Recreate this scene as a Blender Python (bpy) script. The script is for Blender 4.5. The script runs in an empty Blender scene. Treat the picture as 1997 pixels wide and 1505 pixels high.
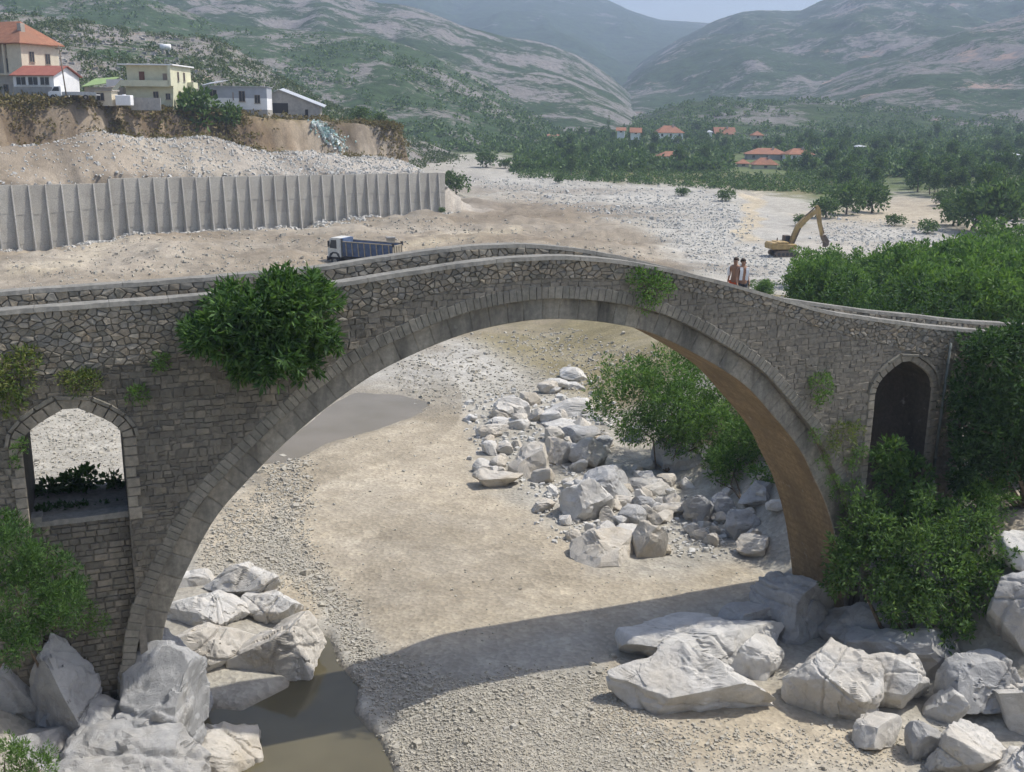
import bpy, bmesh, math, random
import numpy as np
from math import radians as R, sin, cos, pi

sc = bpy.context.scene
col = sc.collection
# ------------------------------------------------------------------ camera, sky, sun, exposure
F_PX, HZ, ROLL, YAW = 2050.0, 230.0, R(0.7), R(22)
CAMZ = 20.0
CX, CY = 998.5, 752.5
PITCH = math.atan((CY - HZ) / F_PX)
_fw = np.array([0, cos(PITCH), -sin(PITCH)])
_up0 = np.array([0, sin(PITCH), cos(PITCH)])
_rt0 = np.array([1.0, 0, 0])
_rt = cos(ROLL) * _rt0 + sin(ROLL) * _up0
_up = -sin(ROLL) * _rt0 + cos(ROLL) * _up0
U = np.array([cos(YAW), sin(YAW), 0.0])          # along the bridge
V = np.array([-sin(YAW), cos(YAW), 0.0])         # across the bridge, upstream
D0, BW = 31.5, 4.0

cd = bpy.data.cameras.new('camera')
cam = bpy.data.objects.new('camera', cd)
col.objects.link(cam)
cd.sensor_fit = 'HORIZONTAL'
cd.sensor_width = 36.0
cd.lens = 36.0 * F_PX / 1997.0
cd.clip_start = 0.1
cd.clip_end = 20000
from mathutils import Matrix, Vector
m = Matrix.Identity(4)
for i in range(3):
    m[i][0] = _rt[i]; m[i][1] = _up[i]; m[i][2] = -_fw[i]
m[2][3] = CAMZ
cam.matrix_world = m
sc.camera = cam

SUN = 0.55 * U - 0.05 * V + np.array([0, 0, 0.85])
SUN = SUN / np.linalg.norm(SUN)
sun_el = math.asin(SUN[2])
sun_az = math.atan2(SUN[0], SUN[1])              # clockwise from +Y
w = bpy.data.worlds.new('World')
sc.world = w
w.use_nodes = True
nt = w.node_tree
sky = nt.nodes.new('ShaderNodeTexSky')
sky.sky_type = 'NISHITA'
sky.sun_disc = False
sky.sun_elevation = sun_el
sky.sun_rotation = sun_az
sky.altitude = 100
sky.air_density = 1.0
sky.dust_density = 2.5
sky.ozone_density = 1.0
bg = nt.nodes['Background']
bg.inputs['Strength'].default_value = 0.145
nt.links.new(sky.outputs[0], bg.inputs['Color'])
sl = bpy.data.lights.new('sun', 'SUN')
sl.energy = 3.9
sl.angle = R(0.53)
sl.color = (1.0, 0.955, 0.88)
so = bpy.data.objects.new('sun', sl)
col.objects.link(so)
so.rotation_euler = Vector(SUN.tolist()).to_track_quat('Z', 'Y').to_euler()
so.location = (0, 0, 300)
sc.view_settings.view_transform = 'Standard'
sc.view_settings.look = 'None'
sc.view_settings.exposure = 0.28
sc.view_settings.gamma = 1.0
sc.view_settings.use_curve_mapping = False
try:
    sc.cycles.use_denoising = True
    sc.cycles.use_adaptive_sampling = True
    sc.cycles.adaptive_threshold = 0.035
    sc.cycles.volume_step_rate = 4.0
    sc.cycles.volume_bounces = 1
    sc.cycles.max_bounces = 6
    sc.cycles.transparent_max_bounces = 8
    sc.cycles.caustics_reflective = False
    sc.cycles.caustics_refractive = False
except Exception:
    pass

# ------------------------------------------------------------------ maths helpers
rng = np.random.default_rng(7)
random.seed(7)

def ray(px, py):
    return _fw + (px - CX) / F_PX * _rt - (py - CY) / F_PX * _up

def at_range(px, py, y):
    d = ray(px, py)
    return np.array([0, 0, CAMZ]) + d * (y / d[1])

def at_z(px, py, z):
    d = ray(px, py)
    return np.array([0, 0, CAMZ]) + d * ((z - CAMZ) / d[2])

def on_face(px, py, v=D0):
    d = ray(px, py)
    P = d * (v / (d @ V))
    return float(P @ U), float(P[2] + CAMZ)

def project(x, y, z):
    X = np.stack([x, y, z - CAMZ], -1)
    dep = np.maximum(X @ _fw, 0.3)
    return CX + F_PX * (X @ _rt) / dep, CY - F_PX * (X @ _up) / dep, dep

def svz(s, v, z):
    return U * s + V * v + np.array([0, 0, z])

def _hash(ix, iy, iz, seed):
    h = (ix * 374761393 + iy * 668265263 + iz * 2147483647 + seed * 974711) & 0xffffffff
    h = ((h ^ (h >> 13)) * 1274126177) & 0xffffffff
    h = h ^ (h >> 16)
    return (h & 0xffff) / 65535.0

def vnoise(x, y, z=None, seed=0):
    x = np.asarray(x, float); y = np.asarray(y, float)
    z = np.zeros_like(x) if z is None else np.asarray(z, float)
    ix, iy, iz = np.floor(x).astype(np.int64), np.floor(y).astype(np.int64), np.floor(z).astype(np.int64)
    fx, fy, fz = x - ix, y - iy, z - iz
    fx, fy, fz = [t * t * (3 - 2 * t) for t in (fx, fy, fz)]
    r = 0
    for a in (0, 1):
        for b in (0, 1):
            for c in (0, 1):
                wgt = (fx if a else 1 - fx) * (fy if b else 1 - fy) * (fz if c else 1 - fz)
                r = r + wgt * _hash(ix + a, iy + b, iz + c, seed)
    return r * 2 - 1

def fbm(x, y, z=None, seed=0, oct=4, gain=0.5):
    r = 0; a = 1.0; n = 0
    for i in range(oct):
        k = 2.03 ** i
        r = r + a * vnoise(np.asarray(x) * k + 13.7 * i, np.asarray(y) * k, None if z is None else np.asarray(z) * k, seed + i)
        n += a; a *= gain
    return r / n

def sstep(a, b, x):
    t = np.clip((np.asarray(x, float) - a) / (b - a), 0, 1)
    return t * t * (3 - 2 * t)

def in_poly(px, py, poly):
    r = np.zeros(np.shape(px), bool)
    n = len(poly)
    for i in range(n):
        x0, y0 = poly[i]; x1, y1 = poly[(i + 1) % n]
        if y0 == y1: continue
        c = ((y0 > py) != (y1 > py)) & (px < (x1 - x0) * (py - y0) / (y1 - y0) + x0)
        r ^= c
    return r

def poly_dist(px, py, poly):
    """signed distance in px to polygon outline, positive inside"""
    d = np.full(np.shape(px), 1e9)
    n = len(poly)
    for i in range(n):
        x0, y0 = poly[i]; x1, y1 = poly[(i + 1) % n]
        dx, dy = x1 - x0, y1 - y0
        t = np.clip(((px - x0) * dx + (py - y0) * dy) / (dx * dx + dy * dy + 1e-9), 0, 1)
        d = np.minimum(d, np.hypot(px - x0 - t * dx, py - y0 - t * dy))
    return np.where(in_poly(px, py, poly), d, -d)

# ------------------------------------------------------------------ object helpers
def tag(o, label=None, cat=None, group=None, kind=None):
    if label: o['label'] = label
    if cat: o['category'] = cat
    if group: o['group'] = group
    if kind: o['kind'] = kind
    return o

def link(o, parent=None):
    col.objects.link(o)
    if parent is not None: o.parent = parent
    return o

def empty(name, loc=(0, 0, 0), rz=0.0, label=None, cat=None, group=None):
    o = bpy.data.objects.new(name, None)
    o.empty_display_size = 0.3
    o.location = [float(t) for t in loc]
    o.rotation_euler = (0, 0, rz)
    link(o)
    return tag(o, label, cat, group)

def mesh_np(name, verts, faces, mats, smooth=False):
    """verts (n,3), faces (m,k) arrays of one arity"""
    me = bpy.data.meshes.new(name)
    verts = np.asarray(verts, np.float32); faces = np.asarray(faces, np.int32)
    me.vertices.add(len(verts)); me.vertices.foreach_set('co', verts.ravel())
    k = faces.shape[1]
    me.loops.add(faces.size); me.loops.foreach_set('vertex_index', faces.ravel())
    me.polygons.add(len(faces))
    me.polygons.foreach_set('loop_start', np.arange(0, faces.size, k, dtype=np.int32))
    me.polygons.foreach_set('loop_total', np.full(len(faces), k, np.int32))
    me.polygons.foreach_set('use_smooth', np.full(len(faces), smooth))
    for mt in (mats if isinstance(mats, (list, tuple)) else [mats]): me.materials.append(mt)
    me.update(calc_edges=True)
    me.validate()
    return me

def mesh_py(name, verts, faces, mat, smooth=False):
    me = bpy.data.meshes.new(name)
    me.from_pydata([tuple(map(float, v)) for v in verts], [], faces)
    me.materials.append(mat)
    if smooth: me.polygons.foreach_set('use_smooth', np.ones(len(me.polygons), bool))
    me.update()
    return me

def obj(name, me, parent=None, loc=None, rot=None):
    o = bpy.data.objects.new(name, me)
    if loc is not None: o.location = [float(t) for t in loc]
    if rot is not None: o.rotation_euler = rot
    return link(o, parent)

class MB:
    """collects simple solids into one mesh"""
    def __init__(s): s.v = []; s.f = []
    def add(s, vs, fs):
        b = len(s.v); s.v += [tuple(map(float, p)) for p in vs]; s.f += [tuple(b + i for i in f) for f in fs]; return s
    def box(s, x0, x1, y0, y1, z0, z1):
        return s.add([(x0,y0,z0),(x1,y0,z0),(x1,y1,z0),(x0,y1,z0),(x0,y0,z1),(x1,y0,z1),(x1,y1,z1),(x0,y1,z1)],
                     [(3,2,1,0),(4,5,6,7),(0,1,5,4),(1,2,6,5),(2,3,7,6),(3,0,4,7)])
    def hexa(s, p):   # 8 points as in box order
        return s.add(p, [(3,2,1,0),(4,5,6,7),(0,1,5,4),(1,2,6,5),(2,3,7,6),(3,0,4,7)])
    def prism(s, poly, y0, y1):   # polygon in x,z extruded along y
        n = len(poly)
        return s.add([(x, y0, z) for x, z in poly] + [(x, y1, z) for x, z in poly],
                     [tuple(range(n)), tuple(range(2*n-1, n-1, -1))] + [(i, i+n, (i+1)%n+n, (i+1)%n) for i in range(n)])
    def cyl(s, p0, p1, r0, r1=None, n=10):
        r1 = r0 if r1 is None else r1
        p0 = np.array(p0, float); p1 = np.array(p1, float)
        a = (p1 - p0) / (np.linalg.norm(p1 - p0) + 1e-9)
        h = np.array([0, 0, 1.0]) if abs(a[2]) < .9 else np.array([1.0, 0, 0])
        e = np.cross(a, h); e /= np.linalg.norm(e); g = np.cross(a, e)
        vs = [p0 + r0*(e*cos(t)+g*sin(t)) for t in np.arange(n)*2*pi/n] + [p1 + r1*(e*cos(t)+g*sin(t)) for t in np.arange(n)*2*pi/n]
        return s.add(vs, [tuple(range(n-1,-1,-1)), tuple(range(n, 2*n))] + [(i, (i+1)%n, (i+1)%n+n, i+n) for i in range(n)])
    def tube(s, pts, rad, n=8):
        for i in range(len(pts)-1):
            r0 = rad[i] if hasattr(rad, '__len__') else rad
            r1 = rad[i+1] if hasattr(rad, '__len__') else rad
            s.cyl(pts[i], pts[i+1], r0, r1, n)
        return s
    def build(s, name, mat, parent=None, smooth=False, bevel=0.0):
        o = obj(name, mesh_py(name, s.v, s.f, mat, smooth), parent)
        if bevel:
            b = o.modifiers.new('b', 'BEVEL'); b.width = bevel; b.segments = 2; b.limit_method = 'ANGLE'
        return o

# ------------------------------------------------------------------ material helpers
def new_mat(name):
    mt = bpy.data.materials.new(name); mt.use_nodes = True
    return mt, mt.node_tree, mt.node_tree.nodes['Principled BSDF']

def N(t, typ, **kw):
    n = t.nodes.new(typ)
    for k, v in kw.items(): setattr(n, k, v)
    return n

def mixc(t, fac, a, b, mode='MIX'):
    n = N(t, 'ShaderNodeMix', data_type='RGBA', blend_type=mode)
    for sock, val in ((n.inputs[0], fac), (n.inputs[6], a), (n.inputs[7], b)):
        if hasattr(val, 'is_linked') or hasattr(val, 'links'): t.links.new(val, sock)
        elif isinstance(val, (tuple, list)): sock.default_value = tuple(val) + (1,) if len(val) == 3 else val
        else: sock.default_value = val
    return n.outputs[2]

def noise(t, scale, detail=4, rough=0.55, vec=None, dist=0.0):
    n = N(t, 'ShaderNodeTexNoise')
    n.inputs['Scale'].default_value = scale; n.inputs['Detail'].default_value = detail
    n.inputs['Roughness'].default_value = rough; n.inputs['Distortion'].default_value = dist
    if vec is not None: t.links.new(vec, n.inputs['Vector'])
    return n.outputs[0]

def ramp(t, fac, stops):
    n = N(t, 'ShaderNodeValToRGB')
    e = n.color_ramp.elements
    while len(e) < len(stops): e.new(0.5)
    for el, (p, c) in zip(e, stops):
        el.position = p; el.color = tuple(c) + (1,) if len(c) == 3 else c
    t.links.new(fac, n.inputs[0])
    return n.outputs[0]

def maprange(t, val, a, b, c, d):
    n = N(t, 'ShaderNodeMapRange')
    t.links.new(val, n.inputs[0])
    for i, q in zip((1, 2, 3, 4), (a, b, c, d)): n.inputs[i].default_value = q
    return n.outputs[0]

def position(t, scale=(1, 1, 1)):
    g = N(t, 'ShaderNodeNewGeometry')
    mp = N(t, 'ShaderNodeMapping'); mp.inputs['Scale'].default_value = scale
    t.links.new(g.outputs['Position'], mp.inputs['Vector'])
    return mp.outputs[0]

def bump(t, bsdf, height, strength, dist):
    b = N(t, 'ShaderNodeBump'); b.inputs['Strength'].default_value = strength; b.inputs['Distance'].default_value = dist
    t.links.new(height, b.inputs['Height']); t.links.new(b.outputs[0], bsdf.inputs['Normal'])

def rnd(t):
    """random value per island and per object"""
    g = N(t, 'ShaderNodeNewGeometry'); o = N(t, 'ShaderNodeObjectInfo')
    a = N(t, 'ShaderNodeMath', operation='ADD')
    t.links.new(g.outputs['Random Per Island'], a.inputs[0]); t.links.new(o.outputs['Random'], a.inputs[1])
    fr = N(t, 'ShaderNodeMath', operation='FRACT'); t.links.new(a.outputs[0], fr.inputs[0])
    return fr.outputs[0]

def surface(name, c1, c2, scale=1.0, rough=0.9, bscale=8.0, bstr=0.3, bdist=0.05, c3=None, s3=0.2, stretch=(1, 1, 1), spec=0.3):
    mt, t, b = new_mat(name)
    p = position(t, stretch)
    f = ramp(t, noise(t, scale, 5, 0.6, p), [(0.36, c1), (0.64, c2)])
    if c3:
        k = ramp(t, noise(t, s3, 4, 0.6, p), [(0.45, (0, 0, 0)), (0.62, (1, 1, 1))])
        f = mixc(t, k, f, c3)
    t.links.new(f, b.inputs['Base Color'])
    b.inputs['Roughness'].default_value = rough
    b.inputs['Specular IOR Level'].default_value = spec
    if bstr: bump(t, b, noise(t, bscale, 6, 0.65, position(t)), bstr, bdist)
    return mt

def foliage(name, c_dark, c_mid, c_light, trans=0.35):
    mt, t, b = new_mat(name)
    f = ramp(t, rnd(t), [(0.0, c_dark), (0.5, c_mid), (1.0, c_light)])
    lf = ramp(t, noise(t, 0.8, 3, 0.6, position(t)), [(0.3, (0.75, 0.8, 0.75)), (0.7, (1.15, 1.1, 1.0))])
    f = mixc(t, 1.0, f, lf, 'MULTIPLY')
    t.links.new(f, b.inputs['Base Color'])
    b.inputs['Roughness'].default_value = 0.6
    b.inputs['Specular IOR Level'].default_value = 0.25
    tr = N(t, 'ShaderNodeBsdfTranslucent')
    f2 = mixc(t, 1.0, f, (1.25, 1.3, 0.7), 'MULTIPLY')
    t.links.new(f2, tr.inputs['Color'])
    mx = N(t, 'ShaderNodeMixShader'); mx.inputs[0].default_value = trans
    t.links.new(b.outputs[0], mx.inputs[1]); t.links.new(tr.outputs[0], mx.inputs[2])
    t.links.new(mx.outputs[0], t.nodes['Material Output'].inputs['Surface'])
    return mt

def plain(name, c, rough=0.6, metal=0.0, var=0.12, scale=3.0, spec=0.4):
    mt, t, b = new_mat(name)
    lo = tuple(k * (1 - var) for k in c); hi = tuple(min(1, k * (1 + var)) for k in c)
    t.links.new(ramp(t, noise(t, scale, 4, 0.6, position(t)), [(0.35, lo), (0.65, hi)]), b.inputs['Base Color'])
    b.inputs['Roughness'].default_value = rough; b.inputs['Metallic'].default_value = metal
    b.inputs['Specular IOR Level'].default_value = spec
    return mt
# ------------------------------------------------------------------ ground
_A = at_z(0, 478, 0.6)[:2]; _B = at_z(868, 412, 1.6)[:2]
WL = float(np.linalg.norm(_B - _A)); WD = (_B - _A) / WL; WN = np.array([WD[1], -WD[0]])   # WN points to the river
WTOP_A, WTOP_B = at_range(0, 352, _A[1])[2], at_range(868, 336, _B[1])[2]
WSTEP = WL / 34.7
def wall_top(a): return WTOP_A + (WTOP_B - WTOP_A) * np.clip(a / WL, -0.3, 1.0) - .72 * (np.asarray(a) < 6.99 * WSTEP)

def plane_hit(px, py, off):
    d = ray(px, py); p0 = np.append(_A - WN * off, CAMZ); n = np.append(WN, 0)
    t = (p0 @ n) / (d @ n)
    P = np.array([0, 0, CAMZ]) + d * t
    return float((P[:2] - _A) @ WD), float(P[2])
_cr = [plane_hit(px, py, 13) for px, py in [(-120, 300), (0, 288), (100, 280), (160, 266), (200, 257), (250, 266), (300, 273), (350, 271), (400, 266), (430, 270), (460, 283), (520, 296), (600, 299), (700, 306), (790, 310), (850, 321)]]
_cra, _crz = np.array([c[0] for c in _cr]), np.array([c[1] for c in _cr])
_tp = [plane_hit(px, py, 21) for px, py in [(-200, 190), (0, 196), (150, 198), (330, 216), (520, 230), (640, 236), (795, 251)]]
_tpa, _tpz = np.array([c[0] for c in _tp]), np.array([c[1] for c in _tp])
T_END = _tpa[-1]

POOL1 = [(300, 1330), (470, 1345), (560, 1300), (575, 1212), (640, 1205), (662, 1260), (700, 1300), (690, 1350), (738, 1400), (760, 1440), (785, 1505), (800, 1620), (420, 1640), (440, 1505), (380, 1430), (300, 1400)]
POOL2 = [(480, 900), (575, 846), (640, 795), (700, 766), (780, 770), (832, 785), (800, 810), (740, 832), (640, 862), (560, 900)]
W1, W2 = -0.82, -0.10

MOUNDS = []   # x, y, rx, ry, h
for px, py, wpx, h in [(815, 440, 170, 1.9), (330, 500, 190, 1.8), (250, 520, 150, 1.3), (560, 505, 160, 1.0), (480, 470, 120, 0.9), (60, 500, 160, 1.3),
                       (1420, 395, 90, 1.8), (1000, 470, 260, 0.9), (1390, 520, 220, 0.8), (700, 455, 140, 0.9), (120, 545, 200, 0.9), (1200, 500, 120, .5)]:
    p = at_z(px, py, 0.6); MOUNDS.append((p[0], p[1], wpx * p[1] / F_PX * .5, wpx * p[1] / F_PX * .62, h))

def height(x, y):
    x = np.asarray(x, float); y = np.asarray(y, float)
    s = x * U[0] + y * U[1]; v = x * V[0] + y * V[1]
    z = 4.5 * (np.maximum(0, y - 120) / 265) ** 1.5
    z = np.minimum(z, 16 + (y - 760) * 0.02)
    n1 = fbm(x * .11, y * .11, seed=3, oct=4)
    z = z + n1 * 0.16 + fbm(x * .9, y * .9, seed=5, oct=3) * 0.035
    dig = sstep(112, 135, y) * (1 - sstep(250, 330, y)) * (1 - sstep(12, 45, x))
    z = z + dig * fbm(x * .055, y * .09, seed=11, oct=5) * 1.9 + dig * (np.abs(fbm(x * .22, y * .3, seed=13, oct=4)) - .2) * 1.1
    far = sstep(150, 240, y)
    z = z + far * fbm(x * .02, y * .02, seed=12, oct=4) * 0.8
    for mx, my, rx, ry, h in MOUNDS:
        q = ((x - mx) / rx) ** 2 + ((y - my) / ry) ** 2
        z = z + h * np.exp(-q * 1.6) * (1 + 0.35 * n1)
    # camera-side bank under the viewer
    z = np.maximum(z, np.minimum(18.2, 18.2 - 0.80 * y))
    # right bank
    se = 27.3 + 0.22 * np.maximum(0, v - 38)
    rb = sstep(0, 6.0 + 0.12 * np.maximum(0, v - 38), s - se) * sstep(21, 27, v) * (1 - 0.5 * sstep(50, 80, v)) * (1 - sstep(85, 130, v))
    z = z + rb * (4.6 + 0.9 * n1)
    rb2 = sstep(60, 110, x - 0.12 * (y - 60)) * sstep(60, 90, y)
    z = z + rb2 * 2.0
    # left bank by the bridge foot
    lb = sstep(0.5, -5, s) * sstep(18, 24, v) * (1 - sstep(34, 40, v))
    z = z + lb * 3.6
    # pools
    nr = np.atleast_1d(y) < 110
    if nr.any():
        sh = np.shape(z); x1, y1, z1, n11 = [np.atleast_1d(q) for q in (x, y, z, n1)]
        xn, yn, nn = x1[nr], y1[nr], n11[nr]
        px, py, dep = project(xn, yn, np.zeros_like(xn))
        d1, d2 = poly_dist(px, py, POOL1), poly_dist(px, py, POOL2)
        z1 = z1.copy()
        z1[nr] += -0.62 * sstep(-14, 26, d1 + 6 * nn) - 0.4 * sstep(-14, 26, d2 + 6 * nn) - 0.62 * sstep(-190, -8, d1) * (1 - sstep(55, 70, yn))
        z = z1.reshape(sh)
    # wall back-fill and terrace
    rx_, ry_ = x - _A[0], y - _A[1]
    dw = -(rx_ * WN[0] + ry_ * WN[1]); aw = rx_ * WD[0] + ry_ * WD[1]
    crest = np.interp(aw, _cra, _crz)
    hw = wall_top(aw + 1.5 * WSTEP) - 0.45
    n2 = fbm(x * .12, y * .12, seed=21, oct=4); n3 = fbm(x * .4, y * .4, seed=23, oct=3)
    fill = hw + (crest - hw) * sstep(0.5, 13, dw) + (n2 * 0.7 + .5 * n3) * sstep(.8, 4, dw) - 1.8 * sstep(14, 19, dw)
    fill = fill - np.maximum(0, aw - WL + 2 + dw * 0.12) * 0.62
    z = np.where(dw > 2.0, np.maximum(z, np.minimum(fill, 30)), z)
    top = np.interp(aw, _tpa, _tpz) + 0.03 * np.maximum(0, dw - 21) + n2 * .3
    edge = dw - 21 + 1.6 * fbm(x * .25, y * .25, seed=31, oct=4)
    te = sstep(-3.6, 0.3, edge) * (1 - sstep(-1.0, 2.0, aw - T_END + 1.5 * n2 - 0.1 * (dw - 21)))
    z = np.where(dw > 13, z + (np.maximum(top, z) - z) * te, z)
    return z

def ground_hit(px, py, z0=0.0):
    z = z0
    for i in range(30):
        P = at_z(px, py, z)
        if P[1] < 0 or P[1] > 1500: P = at_range(px, py, 900)
        zn = float(height(P[0], P[1]))
        z = 0.5 * z + 0.5 * zn if i < 20 else zn
        if abs(zn - z) < 0.005: break
    return at_z(px, py, z) if z < 19.9 else P

def ground_hits(px, py, z0=0.0):
    px = np.asarray(px, float); py = np.asarray(py, float)
    d = _fw[None] + ((px - CX) / F_PX)[:, None] * _rt - ((py - CY) / F_PX)[:, None] * _up
    z = np.full(len(px), float(z0))
    for i in range(16):
        t = (z - CAMZ) / np.minimum(d[:, 2], -1e-3); x, y = d[:, 0] * t, np.clip(d[:, 1] * t, 3, 1500)
        z = np.minimum(.5 * z + .5 * height(x, y), 19.5)
    t = (z - CAMZ) / np.minimum(d[:, 2], -1e-3)
    return np.stack([d[:, 0] * t, d[:, 1] * t, z], 1)

# colour of the ground itself
C_GRAVEL = (0.36, 0.34, 0.295); C_SAND = (0.40, 0.35, 0.27); C_DAMP = (0.325, 0.285, 0.22); C_EARTH = (0.285, 0.245, 0.19)
C_WHITE = (0.385, 0.37, 0.335); C_CLIFF = (0.155, 0.115, 0.075); C_FIELD = (0.10, 0.13, 0.05); C_DRY = (0.20, 0.18, 0.09); C_TRACK = (0.44, 0.38, 0.28)
ZONES = [
    (C_EARTH, [(-400, 430), (300, 440), (640, 430), (900, 400), (1000, 385), (1120, 400), (1250, 440), (1300, 480), (1330, 530), (1200, 660), (700, 690), (-400, 640)], 25),
    (C_WHITE, [(880, 335), (1060, 335), (1150, 360), (1330, 360), (1480, 385), (1520, 420), (1640, 430), (1780, 440), (1900, 470), (1860, 500), (1560, 480), (1560, 570), (1420, 560), (1330, 500), (1280, 430), (1100, 385), (960, 370)], 25),
    (C_WHITE, [(700, 715), (900, 665), (1080, 640), (1290, 680), (1200, 760), (1080, 730), (900, 760), (700, 760)], 25),
    (C_EARTH, [(920, 630), (1080, 615), (1290, 660), (1260, 690), (1080, 650), (940, 660)], 8),
    (C_SAND, [(1750, 380), (1900, 400), (1900, 450), (1640, 430), (1560, 425), (1620, 405)], 10),
    (C_SAND, [(820, 790), (900, 800), (930, 920), (1040, 990), (1120, 1050), (1140, 1110), (1300, 1130), (1420, 1090), (1520, 1130), (1300, 1190), (1000, 1240), (780, 1280), (680, 1180), (590, 1060), (570, 900), (640, 860)], 30),
    (C_DAMP, [(640, 930), (860, 980), (1050, 1040), (1120, 1100), (1050, 1150), (820, 1180), (700, 1120), (610, 1010)], 60),
    (C_SAND, [(1180, 1260), (1260, 1350), (1500, 1340), (1750, 1430), (1800, 1505), (1300, 1505), (1150, 1400)], 40),
    (C_SAND, [(540, 1130), (610, 1140), (640, 1200), (600, 1215), (560, 1180)], 10),
    (C_SAND, [(400, 1010), (560, 870), (640, 870), (600, 980), (500, 1060), (380, 1100)], 30),
    (C_SAND, [(1880, 950), (2300, 930), (2300, 1060), (1930, 1040)], 15),
    (C_FIELD, [(820, 300), (980, 300), (1090, 340), (1200, 350), (1400, 355), (1570, 385), (1640, 400), (1740, 375), (1900, 390), (2400, 420), (2400, 200), (800, 250)], 10),
    (C_DRY, [(1130, 335), (1500, 345), (1620, 365), (1580, 385), (1400, 362), (1200, 352)], 12),
    (C_DRY, [(1760, 270), (1840, 290), (1830, 310), (1700, 300)], 8),
    (C_TRACK, [(1455, 378), (1500, 380), (1490, 410), (1475, 470), (1440, 470), (1455, 420)], 7),
    (C_TRACK, [(740, 480), (900, 455), (1010, 440), (1010, 450), (900, 470), (760, 495)], 8),
    (C_TRACK, [(0, 520), (140, 500), (200, 470), (250, 465), (170, 520), (0, 535)], 7),
]

def ground_color(x, y, z):
    n1 = fbm(x * .09, y * .09, seed=41, oct=5); n2 = fbm(x * .5, y * .5, seed=42, oct=4)
    c = np.ones(x.shape + (3,)) * np.array(C_GRAVEL)
    px, py, dep = project(x, y, z)
    ppx, ppy = px + n1 * 75 * np.clip(60 / dep, .55, 1), py + (n2 * 24 + n1 * 14) * np.clip(60 / dep, .4, 1)
    for cc, poly, soft in ZONES:
        k = sstep(-soft, soft, poly_dist(ppx, ppy, poly))[..., None]
        k = np.where((dep > 20)[..., None], k, 0)
        c = c * (1 - k) + np.array(cc) * k
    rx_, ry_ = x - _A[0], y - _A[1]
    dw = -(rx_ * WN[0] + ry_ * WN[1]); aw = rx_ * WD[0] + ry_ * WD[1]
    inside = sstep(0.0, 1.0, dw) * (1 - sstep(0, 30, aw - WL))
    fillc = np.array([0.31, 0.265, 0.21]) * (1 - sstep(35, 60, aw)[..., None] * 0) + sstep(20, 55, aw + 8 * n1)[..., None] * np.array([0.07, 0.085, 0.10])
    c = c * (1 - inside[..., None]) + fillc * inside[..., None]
    cl = sstep(15.5, 18, dw) * (aw < T_END + 8)
    cliffc = np.array(C_CLIFF) * (1 + 0.5 * n1[..., None]) 
    k2 = sstep(0.0, 0.35, n2 + n1 * .6)[..., None]
    cliffc = cliffc * (1 - k2) + np.array([0.255, 0.20, 0.14]) * k2
    k3 = sstep(20, 24, dw)[..., None]
    cliffc = cliffc * (1 - k3) + np.array([0.20, 0.17, 0.09]) * k3
    c = c * (1 - cl[..., None]) + cliffc * cl[..., None]
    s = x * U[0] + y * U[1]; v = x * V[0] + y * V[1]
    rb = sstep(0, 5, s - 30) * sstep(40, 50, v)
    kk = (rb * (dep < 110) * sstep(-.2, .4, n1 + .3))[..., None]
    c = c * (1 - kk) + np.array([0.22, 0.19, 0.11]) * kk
    for poly, wz in ((POOL1, W1), (POOL2, W2)):
        kw = ((1 - sstep(.02, .22, z - wz)) * (poly_dist(px, py, poly) > -70) * (y < 110) * .55)[..., None]
        c = c * (1 - kw) + np.array([0.17, 0.145, 0.105]) * kw
    nb = fbm(x * .22 + y * .05, y * .5, seed=47, oct=5)
    kb = (sstep(.0, .45, nb) * (y < 110) * .18)[..., None]
    c = c * (1 - kb) + np.array([0.43, 0.40, 0.345]) * kb
    ns = fbm(x * .035, y * .07, seed=44, oct=5)
    kd = (sstep(.05, .4, ns) * sstep(115, 135, y) * (1 - sstep(250, 320, y)) * (1 - sstep(20, 50, x)) * .55)[..., None]
    c = c * (1 - kd) + np.array([0.17, 0.135, 0.095]) * kd
    kp = (sstep(.1, .45, -ns) * sstep(115, 135, y) * (1 - sstep(250, 320, y)) * .5)[..., None]
    c = c * (1 - kp) + np.array([0.40, 0.36, 0.30]) * kp
    return np.clip(c * (1 + 0.22 * n1[..., None] + 0.18 * n2[..., None]), 0.02, 0.9)

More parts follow.
